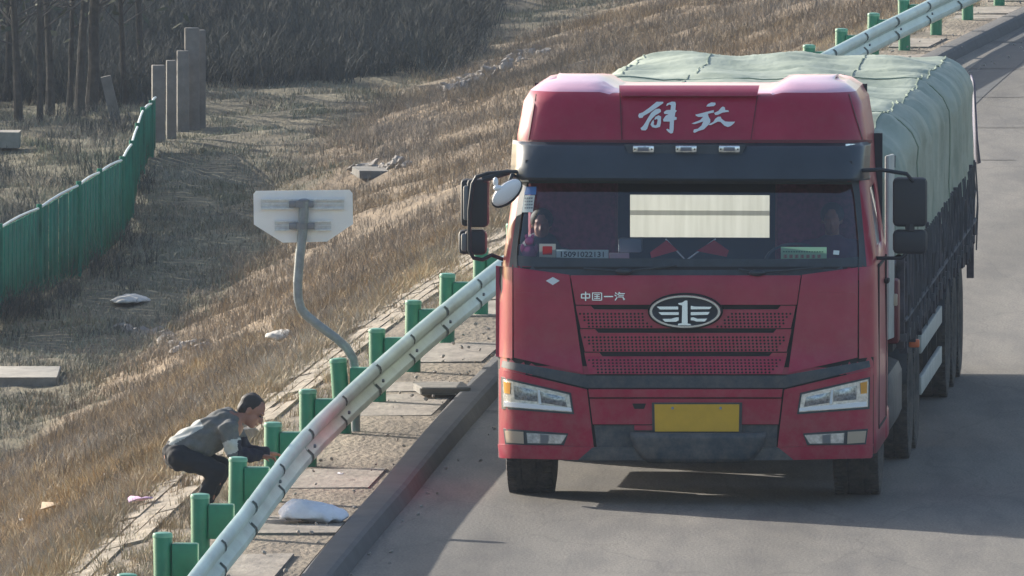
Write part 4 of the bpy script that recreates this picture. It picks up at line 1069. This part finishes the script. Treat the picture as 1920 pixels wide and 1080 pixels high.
# crouching man behind the guardrail
PY = Y0-1.35
pf = at_y(392, 965, PY)
man = empty('person', (pf.x, PY, gz(pf.x, PY)), 'man in grey jacket with light panels crouching behind the guardrail posts', 'person')
mo = Vector(man.location)
def Pm(px, py, dy=0): return at_y(px, py, PY+dy)-mo
hip = Pm(335,850); sho = Pm(428,797); neck = Pm(447,786); headc = Pm(472,771)
Rh = Matrix.Rotation(math.radians(34), 3, 'Y') @ Matrix.Rotation(math.radians(-12), 3, 'Z')
S_ = .82
shN, shF = Pm(428,806,-.13), Pm(432,796,.13)
elN, elF = Pm(440,850,-.15), Pm(458,846,.16)
wrN, wrF = Pm(487,855,-.06), Pm(500,850,.12)
hpN, hpF = Pm(338,857,-.08), Pm(340,853,.08)
knN, knF = Pm(408,884,-.13), Pm(418,876,.12)
anN, anF = Pm(372,950,-.11), Pm(385,944,.11)
toN, toF = anN+Vector((.13,0,-.02)), anF+Vector((.13,0,-.02))
zf = gz(pf.x, PY)-mo.z
for v in (anN, anF): v.z = .055
for v in (toN, toF): v.z = .025
b = MB()
head_at(b, headc, S_, Rh)
b.cap(neck, headc-Vector((.02,0,.02)), .047, .045)
mid = hip.lerp(sho, .5)
b.cap(hip, mid, .098, .095); b.cap(mid, sho, .095, .10); b.cap(shN, shF, .05, .05); b.cap(hpN, hpF, .075, .075)
for a_, e_, w_ in ((shN, elN, wrN), (shF, elF, wrF)): b.cap(a_, e_, .038, .030); b.cap(e_, w_, .030, .021); hand(b, w_, (1,.1,-.1), (0,.2,1), .82)
for a_, e_, w_, t_ in ((hpN, knN, anN, toN), (hpF, knF, anF, toF)): b.cap(a_, e_, .068, .046); b.cap(e_, w_, .045, .028); b.cap(w_, t_, .028, .022)
remesh(b, 'body', M['skin'], man, .0052, 3)
b = MB()
b.cap(hip.lerp(sho,.10), mid, .118, .122); b.cap(mid, sho+Vector((-.02,0,.0)), .122, .112); b.cap(shN, shF, .066, .066); b.cap(shN, sho.lerp(hip,.25), .058, .095); b.cap(sho, neck-Vector((.012,0,.004)), .062, .054)
for a_, e_, w_ in ((shN, elN, wrN), (shF, elF, wrF)): b.cap(a_, e_, .060, .056); b.cap(e_, e_.lerp(w_, .92), .052, .038)
e1, s1 = elN.copy(), shN.copy()
def jm(c):
    d1 = (c-e1)
    ax = (e1-s1).normalized(); t = (c-s1).dot(ax)/(e1-s1).length; rad = ((c-s1)-ax*(c-s1).dot(ax)).length
    if c.x > e1.x+.02 and c.z < s1.z-.06: return 2
    if rad < .085 and t > .45 and t < 1.0 and c.y < -.07: return 1
    ax2 = (sho-hip).normalized(); t2 = (c-hip).dot(ax2)/(sho-hip).length; rad2 = ((c-hip)-ax2*(c-hip).dot(ax2)).length
    if t2 < .62 and rad2 > .06 and c.z > (hip+ax2*(c-hip).dot(ax2)).z+.06: return 1
    return 0
remesh(b, 'jacket', [M['jgrey'], M['jlight'], M['jdark']], man, .008, 5, jm, folds=.0042)
b = MB(); b.cap(hpN, hpF, .090, .090); b.cap(hip, hip.lerp(sho,.2), .106, .104)
for a_, e_, w_ in ((hpN, knN, anN), (hpF, knF, anF)): b.cap(a_, e_, .082, .060); b.cap(e_, w_+Vector((0,0,.02)), .057, .042)
remesh(b, 'trousers', M['trouser'], man, .009, 3, folds=.004)
for w_, t_ in ((anN, toN), (anF, toF)):
    b = MB(); b.cap(w_+Vector((-.02,0,-.015)), t_+Vector((.01,0,.004)), .038, .032); remesh(b, 'shoe', M['shoe'], man, .007, 2)
b = MB(); f = lambda v: headc+Rh@(Vector(v)*S_)
b.ell(f((-.028,0,.045)), (.098*S_,.083*S_,.090*S_), R=Rh, n=18); b.ell(f((-.055,0,.0)), (.065*S_,.078*S_,.08*S_), R=Rh, n=14)
remesh(b, 'hair', M['hair'], man, .005, 1, folds=.0022)
b = MB()
for s in (-1,1): b.ell(f((.086,s*.036,.006)), (.008,.013,.006), R=Rh, n=8)
b.build('eyes', M['ink'], man)
# two people in the cab
def cab_person(px, py, dep, label, shirt):
    p = Tl(px, py, dep); e = empty('person', to_world(Vector((p.x, dep, 1.30))), label, 'person', rz=-YAW)
    hc = Vector((0,0,p.z-1.30)); R = Matrix.Rotation(-math.pi/2, 3, 'Z'); s_ = .80
    b = MB(); head_at(b, hc, s_, R); b.cap(hc+Vector((0,.02,-.05)), hc+Vector((0,.03,-.15)), .045,.05)
    b.cap((0,.02,.02), (0,.03,.26), .11,.12); L = hc.z-.17
    for sx in (-1,1):
        b.cap((sx*.03,.03,L), (sx*.16,.03,L-.02), .05,.05); b.cap((sx*.16,.03,L-.02), (sx*.19,-.06,L-.2), .042,.034); b.cap((sx*.19,-.06,L-.2), (sx*.13,-.26,L-.12), .034,.024)
        hand(b, (sx*.13,-.26,L-.12), (0,-1,.2), (0,.2,1), s_); b.cap((sx*.07,0,0), (sx*.1,-.28,.0), .07,.05); b.cap((sx*.1,-.28,0), (sx*.1,-.30,-.2), .05,.035)
    remesh(b, 'body', M['skin'], e, .009, 2)
    b = MB(); b.cap((0,.02,.04), (0,.03,.26), .125,.135)
    for sx in (-1,1): b.cap((0,.03,L-.0), (sx*.16,.03,L-.02), .06,.062); b.cap((sx*.16,.03,L-.02), (sx*.19,-.06,L-.2), .055,.045); b.cap((sx*.19,-.06,L-.2), (sx*.14,-.23,L-.13), .043,.034)
    remesh(b, 'shirt', shirt, e, .011, 2)
    b = MB(); b.ell(hc+Vector((0,.022,.035)), (.078,.085,.078), n=14); b.build('hair', M['hair'], e)
cab_person(1016, 422, 1.12, 'passenger sitting at the left behind the windscreen, dimly visible', mat('shirt_dark', (.05,.05,.07), .9))
cab_person(1560, 412, .92, 'driver at the right behind the windscreen, dimly visible', mat('shirt_maroon', (.12,.04,.08), .9))

# ------------------------------------------------------------------ bags, slabs, litter on the ground
def lump(name, px, py, wpx, hz, dpt, m, label, cat, seed, z=None, rz=0, flat=.0, squar=2.6, group=None, sink=.01):
    p = at_z(px, py, z) if z is not None else hit(px, py)
    s_ = FPX/(p-CP).dot(F_); w_ = wpx/s_/2; R1 = random.Random(seed); ph = [R1.random()*6 for _ in range(6)]
    m_ = MB(); nu, nv = 28, 14; vs = []
    for j in range(nv+1):
        th = math.pi*j/nv
        for i in range(nu):
            a = 2*math.pi*i/nu
            cx, sx_ = math.cos(a), math.sin(a); e = 2/squar
            x = math.copysign(abs(cx)**e, cx)*math.sin(th)**.7; y = math.copysign(abs(sx_)**e, sx_)*math.sin(th)**.7; zz = math.cos(th)
            wob = 1+.06*math.sin(3*a+ph[0])+.05*math.sin(5*a+ph[1]+th*2)
            zz2 = zz*(.75+.25*math.sin(x*2.2+ph[2])*.6) if zz > 0 else zz*.25
            zz2 *= 1-.55*abs(x)**3
            vs.append((x*w_*wob, y*dpt/2*wob, zz2*hz+.05*hz*math.sin(x*14+y*4+ph[3])+.07*hz*math.sin(y*9+x*6+ph[4])+.10*hz*math.sin(x*3+ph[5])))
    m_.add(vs, [(j*nu+i, (j+1)*nu+i, (j+1)*nu+(i+1)%nu, j*nu+(i+1)%nu) for j in range(nv) for i in range(nu)])
    o_ = m_.build(name, m, autosm=80); o_.location = (p.x, p.y, p.z+hz*.2-sink); o_.rotation_euler = (0,0,rz); return tag(o_, label, cat, group)
lump('sack', 584, 972, 130, .135, .34, M['bag'], 'full white woven sack lying on the verge by the kerb', 'sack', 1, z=.09)
lump('sack', 528, 636, 62, .085, .28, M['bagdirty'], 'dirty white sack lying in dry grass left of the sign pole', 'sack', 2)
lump('plastic_sheet', 245, 568, 80, .07, .8, M['bagdirty'], 'crumpled grey plastic sheet on the field in front of the green fence', 'rubbish', 3, squar=1.6)
def slab_at(px, py, wd, dp, ht, rz, m, label, cat='slab', name='concrete_slab', z=None, tilt=0):
    p = at_z(px, py, z) if z is not None else hit(px, py)
    m_ = MB(); m_.box((0,0,ht/2), (wd,dp,ht), bev=.008)
    R1 = random.Random(px); m_.v = [(x+R1.uniform(-.01,.01), y+R1.uniform(-.02,.02), zz+R1.uniform(-.004,.004)) for x, y, zz in m_.v]
    o_ = m_.build(name, m); o_.location = p+Vector((0,0,-.01)); o_.rotation_euler = (tilt,0,rz); return tag(o_, label, cat)
slab_at(828, 732, .34, .55, .05, .1, M['concretepost'], 'loose grey concrete slab on the verge near the kerb', z=.09)
slab_at(52, 716, .62, 1.6, .10, 0, M['concrete'], 'long pale concrete slab lying at the left edge of the field')
slab_at(700, 332, .42, 1.0, .09, .1, M['concretepost'], 'grey slab half buried in the field behind the sign')
slab_at(8, 275, .40, .5, .20, 0, M['concrete'], 'pale concrete block at the left edge under the trees', cat='block', name='concrete_block')
for i_, (px, py, w_, m_k, lab) in enumerate(((265,955,.10,'pinklitter','pink plastic scrap on the drainage strip'),(110,972,.16,'brownlitter','brown cardboard scrap on the lower slope'),(52,995,.07,'litter','small white scrap at the lower left of the slope'),(205,905,.06,'litter','white scrap in dry grass above the cardboard'),(345,742,.05,'litter','small pale scrap in grass left of the crouching man'),(470,700,.04,'litter','tiny white scrap left of the sign pole foot'),(628,745,.03,'litter','tiny white scrap behind the guardrail'),(640,1010-105,.03,'litter','white crumb behind the sack'))):
    p = hit(px, py); R1 = random.Random(i_+40); m_ = MB(); vs = []
    for j in range(3):
        for i in range(4): vs.append(((i/3-.5)*w_*1.6+R1.uniform(-.01,.01), (j/2-.5)*w_*2+R1.uniform(-.02,.02), .012+R1.random()*w_*.35))
    m_.add(vs, [(j*4+i, j*4+i+1, (j+1)*4+i+1, (j+1)*4+i) for j in range(2) for i in range(3)])
    o_ = m_.build('litter', M[m_k]); o_.location = p+Vector((0,0,.03)); q = o_.modifiers.new('s','SOLIDIFY'); q.thickness = .003; tag(o_, lab, 'litter', 'litter on the roadside')

# ------------------------------------------------------------------ green fence and concrete posts
fb = [(-70,640),(0,600),(74,560),(148,520),(187,492),(229,455),(247,410),(258,360),(268,325),(284,300),(292,285)]
fp = [hit(*q) for q in fb]; ftop = [(-70,452),(0,430),(74,393),(148,350),(187,326),(229,303),(241,273),(250,240),(266,210),(285,197),(292,185)]
fen = empty('fence', fp[0], 'long dark green mesh fence with pale top rail crossing the field at left', 'fence')
fo = Vector(fen.location); bars_total = 0
for i in range(len(fp)-1):
    a, b_ = fp[i]-fo, fp[i+1]-fo; ht0 = (at_y(*ftop[i], fp[i].y)-fp[i]).z; ht1 = (at_y(*ftop[i+1], fp[i+1].y)-fp[i+1]).z
    n_ = max(8, int((b_-a).length/.22)); m_ = MB()
    for k_ in range(n_):
        t = k_/n_; p = a.lerp(b_, t); h_ = ht0+(ht1-ht0)*t
        t2 = (k_+.84)/n_; p2 = a.lerp(b_, t2); h2 = ht0+(ht1-ht0)*t2; nrm = Vector((-(b_-a).y, (b_-a).x, 0)).normalized()*.008*(1 if k_%2 else -1)
        m_.add([p+nrm+Vector((0,0,.03)), p2+Vector((0,0,.03)), p2+Vector((0,0,h2)), p+nrm+Vector((0,0,h_))], [(0,1,2,3)])
    o_ = m_.build('mesh_panel', M['fence'], fen); q = o_.modifiers.new('s','SOLIDIFY'); q.thickness = .012
    m_ = MB(); sag = [a.lerp(b_, t)+Vector((0,0,ht0+(ht1-ht0)*t+.015+.02*math.sin(math.pi*t))) for t in (0,.25,.5,.75,.97)]
    m_.tube(sag, .014, n=8); m_.build('top_rail', M['fencecap'], fen)
    m_ = MB(); m_.tube([a-Vector((0,0,.1)), a+Vector((0,0,ht0+.06))], .03, n=8); m_.build('fence_post', M['fence'], fen)
cps = [(297,262,24,122,'first and lowest concrete post from the left of the row'),(321,258,18,113,'second concrete post of the row beside the fence end'),(343,256,22,95,'third concrete post of the row'),(360,250,26,52,'fourth and tall concrete post of the row'),(374,246,22,56,'rightmost tall concrete post of the row')]
for px, py, wp, ty, lab in cps:
    p = hit(px, py); s_ = FPX/(p-CP).dot(F_); h_ = (at_y(px, ty, p.y)-p).z; w_ = wp/s_
    m_ = MB(); m_.box((0,0,h_/2-.05), (w_,w_,h_+.1), bev=.01, rz=.1); o_ = m_.build('concrete_post', M['concretepost']); o_.location = p; tag(o_, lab, 'post', 'concrete posts by the fence end')
p = hit(222, 232); q = at_y(198, 143, p.y)-p; m_ = MB(); m_.tube([Vector((0,0,-.1)), q], .09, n=4); o_ = m_.build('concrete_post', M['concretepost'], smooth=False); o_.location = p; tag(o_, 'leaning concrete post left of the row above the fence end', 'post')

# ------------------------------------------------------------------ trees
leaf_me = None
def tree(px, py, r0, h_, label, seed, group='trees of the shaded belt', world=None, kind='tree', leaves=350, bare=False):
    p = world if world is not None else hit(px, py); R1 = random.Random(seed)
    e = empty(kind, p, label, 'tree', group)
    m_ = MB(); lean = Vector((R1.uniform(-.05,.05), R1.uniform(-.05,.05), 0)); pts = []
    for k_ in range(9):
        t = k_/8; pts.append(Vector((lean.x*h_*t+R1.uniform(-.02,.02), lean.y*h_*t, -.1+h_*t)))
    m_.tube(pts, [r0*(1.25 if k_ == 0 else 1-.75*k_/8) for k_ in range(9)], n=9); m_.build('trunk', M['bark'], e)
    br = MB(); tips = []
    for k_ in range(26):
        t = R1.uniform(.22,.98); b0_ = pts[int(t*8)].lerp(pts[min(8, int(t*8)+1)], t*8-int(t*8)); a_ = R1.random()*6.28; L_ = (1.15-t)*h_*.34*R1.uniform(.6,1.2)
        d_ = Vector((math.cos(a_), math.sin(a_), R1.uniform(.2,.8))).normalized(); mid_ = b0_+d_*L_*.5+Vector((0,0,.03)); tp_ = b0_+d_*L_+Vector((0,0,L_*.15))
        br.tube([b0_, mid_, tp_], [r0*.28*(1.2-t), r0*.16*(1.2-t), .004], n=4, cap=False); tips += [(mid_, L_*.4), (tp_, L_*.4)]
        for _ in range(3):
            s0 = b0_.lerp(tp_, R1.uniform(.3,.9)); d2 = (d_+Vector((R1.uniform(-.8,.8), R1.uniform(-.8,.8), R1.uniform(-.6,.6)))).normalized(); s1_ = s0+d2*L_*.4; br.tube([s0, s1_], [.012,.003], n=3, cap=False); tips.append((s1_, L_*.3))
    br.build('branches', M['twig'], e)
    lf = MB()
    for _ in range(leaves):
        c, rr = tips[R1.randrange(len(tips))]; c = c+Vector((R1.gauss(0,rr*.5), R1.gauss(0,rr*.5), R1.gauss(0,rr*.4))); s_ = R1.uniform(.04,.13)
        d1 = Vector((R1.gauss(0,1), R1.gauss(0,1), R1.gauss(0,1))).normalized(); d2 = d1.orthogonal().normalized()
        lf.add([c-d1*s_, c+d2*s_*.35, c+d1*s_, c-d2*s_*.35], [(0,1,2,3)])
    lf.build('crown', M['leaf'], e, smooth=False)
tr_px = [(34,232,.055),(72,228,.04),(96,222,.055),(128,214,.04),(148,226,.065),(170,205,.08),(12,200,.05),(232,196,.04),(268,190,.05)]
names = ['first','second','third','fourth','fifth','sixth','seventh','eighth','ninth']
order = sorted(range(len(tr_px)), key=lambda i: tr_px[i][0])
for rank, i in enumerate(order):
    px, py, r0 = tr_px[i]; tree(px, py, r0, 4.6+.3*(i%3), '%s dark tree trunk from the left edge in the upper left belt'%names[rank], 100+i, leaves=260)
# the belt continues beyond and to the left of the frame and throws the shade seen at the top
k_ = 0
for Y in (232,240,248,262,276,290):
    for X in np.arange(-16, 2.5 if Y < 255 else 4, 2.3):
        x = X+random.uniform(-.7,.7); y = Y+random.uniform(-2.5,2.5); px, py = pix((x, y, FIELD))
        if Y < 255 and px > 120 : continue
        tree(0, 0, .07, random.uniform(4.6,6.2), 'bare tree of the dense belt beyond the field', 200+k_, world=Vector((x, y, gz(x,y))), leaves=520); k_ += 1

# ------------------------------------------------------------------ vegetation (geometry-node scatter, stuff)
def tuft(name, nb, h, spread, wd, lean, m, seed, branchy=False):
    R1 = random.Random(seed); m_ = MB()
    for _ in range(nb):
        a = R1.random()*6.28; rr = spread*math.sqrt(R1.random()); b0_ = Vector((rr*math.cos(a), rr*math.sin(a), -.02)); a2 = R1.random()*6.28; L_ = h*R1.uniform(.45,1.0); ln = lean*R1.uniform(.2,1)
        d_ = Vector((math.cos(a2)*ln, math.sin(a2)*ln, 1)).normalized(); w2 = wd*R1.uniform(.6,1.2); sd = Vector((math.cos(a2+1.57+R1.uniform(-.8,.8)), math.sin(a2+1.57), 0))*w2
        md_ = b0_+d_*L_*.55; tp_ = md_+(d_+Vector((math.cos(a2)*ln*.9, math.sin(a2)*ln*.9, -.25))).normalized()*L_*.45
        m_.add([b0_-sd, b0_+sd, md_+sd*.8, md_-sd*.8, tp_], [(0,1,2,3),(3,2,4)])
        if branchy:
            for _k in range(4):
                q0 = b0_.lerp(tp_, R1.uniform(.3,.95)); dd = (d_+Vector((R1.gauss(0,.7), R1.gauss(0,.7), R1.uniform(-.1,.4)))).normalized()*L_*R1.uniform(.12,.3); s2 = sd*.7
                m_.add([q0-s2, q0+s2, q0+dd], [(0,1,2)])
    return m_.mesh(name, m, smooth=False)
def scatter(name, pts, meshes):
    coll = bpy.data.collections.new(name+'_kinds')
    for i, me in enumerate(meshes): coll.objects.link(bpy.data.objects.new(me.name, me))
    me = bpy.data.meshes.new(name); N = len(pts)
    me.from_pydata([p[0] for p in pts], [], [])
    a1 = me.attributes.new('rot', 'FLOAT_VECTOR', 'POINT'); a1.data.foreach_set('vector', [q for p in pts for q in p[1]])
    a2 = me.attributes.new('scl', 'FLOAT_VECTOR', 'POINT'); a2.data.foreach_set('vector', [q for p in pts for q in p[2]])
    ob = bpy.data.objects.new(name, me); COL.objects.link(ob)
    ng = bpy.data.node_groups.new(name, 'GeometryNodeTree'); ng.interface.new_socket('Geometry', in_out='INPUT', socket_type='NodeSocketGeometry'); ng.interface.new_socket('Geometry', in_out='OUTPUT', socket_type='NodeSocketGeometry')
    N_ = ng.nodes; L = ng.links; gi = N_.new('NodeGroupInput'); go = N_.new('NodeGroupOutput'); ip = N_.new('GeometryNodeInstanceOnPoints'); ci = N_.new('GeometryNodeCollectionInfo')
    ci.inputs['Collection'].default_value = coll; ci.inputs['Separate Children'].default_value = True; ci.inputs['Reset Children'].default_value = True
    ip.inputs['Pick Instance'].default_value = True
    r_ = N_.new('GeometryNodeInputNamedAttribute'); r_.data_type = 'FLOAT_VECTOR'; r_.inputs[0].default_value = 'rot'
    s_ = N_.new('GeometryNodeInputNamedAttribute'); s_.data_type = 'FLOAT_VECTOR'; s_.inputs[0].default_value = 'scl'
    L.new(gi.outputs[0], ip.inputs['Points']); L.new(ci.outputs[0], ip.inputs['Instance']); L.new(r_.outputs[0], ip.inputs['Rotation']); L.new(s_.outputs[0], ip.inputs['Scale']); L.new(ip.outputs[0], go.inputs[0])
    md = ob.modifiers.new('scatter', 'NODES'); md.node_group = ng
    return tag(ob, kind='stuff')
CLEAR = [(528,640,36,26),(245,572,46,18),(52,722,70,18),(700,338,40,14),(265,960,16,12),(110,975,24,12),(20,280,36,12)]
def sow(n, ulo, uhi, ylo, yhi, dens, smin, smax, tilt=.15, seed=1, mx=-300, Mx=2250):
    R1 = random.Random(seed); out = []
    while n > 0:
        n -= 1; y = R1.uniform(ylo, yhi); u = R1.uniform(ulo, uhi); x = rx(y)+u
        px, py = pix((x, y, gz(x, y)))
        if px < mx or px > Mx or py < -260 or py > 1500: continue
        if R1.random() > dens(u, y, x): continue
        if any(abs(px-cx_) < rx_ and abs(py-cy_) < ry_ for cx_, cy_, rx_, ry_ in CLEAR): continue
        s_ = R1.uniform(smin, smax); out.append(((x, y, gz(x, y)-.01), (R1.uniform(-tilt,tilt), R1.uniform(-tilt,tilt), R1.random()*6.28), (s_, s_, s_*R1.uniform(.8,1.25))))
    return out
cl = lambda v: max(0., min(1., v))
N1 = lambda x, y, a=1, b_=.3, c=0: .5+.5*hnoise(x*a+c, y*b_+c)
dry = [tuft('dry_tuft', 46, .17, .10, .0032, .7, M['drygrass'], s) for s in (1,2,3)]+[tuft('straw_tuft', 36, .15, .10, .003, .8, M['palegrass'], 4)]
weed = [tuft('weed_tuft', 14, .20, .14, .0026, .5, M['brownweed'], s, True) for s in (5,6,7)]+[tuft('weed_straw', 18, .17, .12, .0026, .6, M['drygrass'], 8, True)]
fld = [tuft('field_tuft', 34, .11, .2, .0042, .8, M['fieldgrass'], s) for s in (9,10,11)]+[tuft('field_dry', 30, .10, .15, .0036, 1.0, M['brownweed'], 12)]
thk = [tuft('thicket_bush', 60, .62, .35, .006, .75, M['thicket'], s, True) for s in (13,14,15)]
scatter('dry_grass', sow(42000, -6.6, -.95, 100, 158, lambda u, y, x: (.35+.9*N1(x,y,2,.6))*cl(1.25-(y-118)/40), .6, 1.35, seed=21), dry)
scatter('edge_grass', sow(6000, -1.45, -.22, 100, 196, lambda u, y, x: cl((N1(x,y,3,.9,2)-.45)*3)*(.25 if -1.2<u<-.55 else 1), .35, .95, seed=22), dry)
scatter('pale_straw', sow(9000, -2.0, -.25, 100, 200, lambda u, y, x: (.8 if y > 152 and u < -.9 else .12+.5*cl((N1(x,y,3,.8,6)-.5)*4)*(1 if u<-.95 or u>-.6 else .25)), .4, 1.1, seed=41), [dry[3], dry[0], tuft('straw_pale', 40, .13, .14, .003, .9, M['palegrass'], 44)])
scatter('brown_weeds', sow(90000, -17, -1.1, 112, 262, lambda u, y, x: (0 if (y > 152 and u > -1.8) else 1)*cl((N1(x,y,1.3,.4,5)-.02)*1.8)*cl(.25+(y-116)/22)*cl((u-pw(y,TOE)+.8)/1.2), .5, 1.3, seed=23), weed)
scatter('field_grass', sow(110000, -28, -6.2, 135, 262, lambda u, y, x: (.25+.7*N1(x,y,1.1,.3,9))*cl((pw(y,TOE)+.8-u)/1.2), .5, 1.3, seed=24), fld)
scatter('field_weeds', sow(16000, -26, -6.2, 140, 245, lambda u, y, x: cl((N1(x,y,.8,.21,3)-.52)*4), .5, 1.15, seed=25), weed)
def thd(u, y, x):
    px, py = pix((x, y, gz(x, y)))
    lim = 165 if px < 400 else 170-(px-400)*.06
    if px < 260: lim = 196
    return 1.0 if (py < lim and px < 900-max(0,(py-20))*0.5) else 0
def brd(u, y, x):
    px, py = pix((x, y, gz(x, y)))
    if px < 262 and py < 640: 
        e_ = pw(px, [(-70,640),(0,600),(74,560),(148,520),(187,492),(229,455),(247,410),(262,350)])
        return .10+.9*math.exp(-((py-e_)/26)**2)+(.45*N1(x,y,1.2,.3,7) if 230 < py < e_ else 0)
    return 0
scatter('fence_brush', sow(52000, -26, -7.0, 160, 262, brd, .5, 1.3, seed=31), weed[:3]+[tuft('brush', 40, .34, .22, .004, .7, M['thicket'], 33, True)])
scatter('thicket', sow(15000, -26, -6.0, 222, 300, thd, .7, 1.3, seed=26), thk)
# pale rubble along the foot of the embankment
rk = MB(); rk.ell((0,0,0), (.05,.05,.03), n=7); R1 = random.Random(4); rk.v = [(x+R1.uniform(-.01,.01), y+R1.uniform(-.01,.01), z+R1.uniform(-.008,.008)) for x, y, z in rk.v]
rkm = rk.mesh('rubble_stone', M['rock'], autosm=20)
pts = []
for (a, b_, n_) in (((840,172),(1010,98),110),((660,325),(770,310),30),((220,620),(330,640),18),((300,660),(400,650),18),((395,770),(470,830),14)):
    for _ in range(n_):
        t = R1.random(); p = hit(a[0]+(b_[0]-a[0])*t+R1.gauss(0,6), a[1]+(b_[1]-a[1])*t+R1.gauss(0,3)); s_ = R1.uniform(.3,1.5); pts.append(((p.x,p.y,p.z+.02), (R1.random(),R1.random(),R1.random()*6), (s_*1.3,s_*2,s_)))
scatter('rubble', pts, [rkm])
# gravel and crumbs on the verge and gutter
pts = []
for _ in range(420):
    y = R1.uniform(103,190); u = R1.choice((R1.uniform(-.4,.6), R1.uniform(.1,.6), .86+abs(R1.gauss(0,.12)))); z = .08 if u < .6 else .0; s_ = R1.uniform(.08,.38)
    pts.append(((rx(y)+u, y, z+.008), (R1.random(),R1.random(),R1.random()*6), (s_,s_,s_)))
scatter('gravel', pts, [rkm])

# ------------------------------------------------------------------ haze
hm = bpy.data.materials.new('haze'); hm.use_nodes = True; n = hm.node_tree.nodes; l = hm.node_tree.links; n.clear()
o_ = n.new('ShaderNodeOutputMaterial'); pv = n.new('ShaderNodeVolumePrincipled'); pv.inputs['Color'].default_value = (.70,.82,1,1); pv.inputs['Density'].default_value = .00019
l.new(pv.outputs[0], o_.inputs['Volume'])
hb = MB(); hb.box((0, 420, 3.6), (640, 1000, 15.4)); ho = hb.build('haze', hm, smooth=False); tag(ho, kind='stuff')
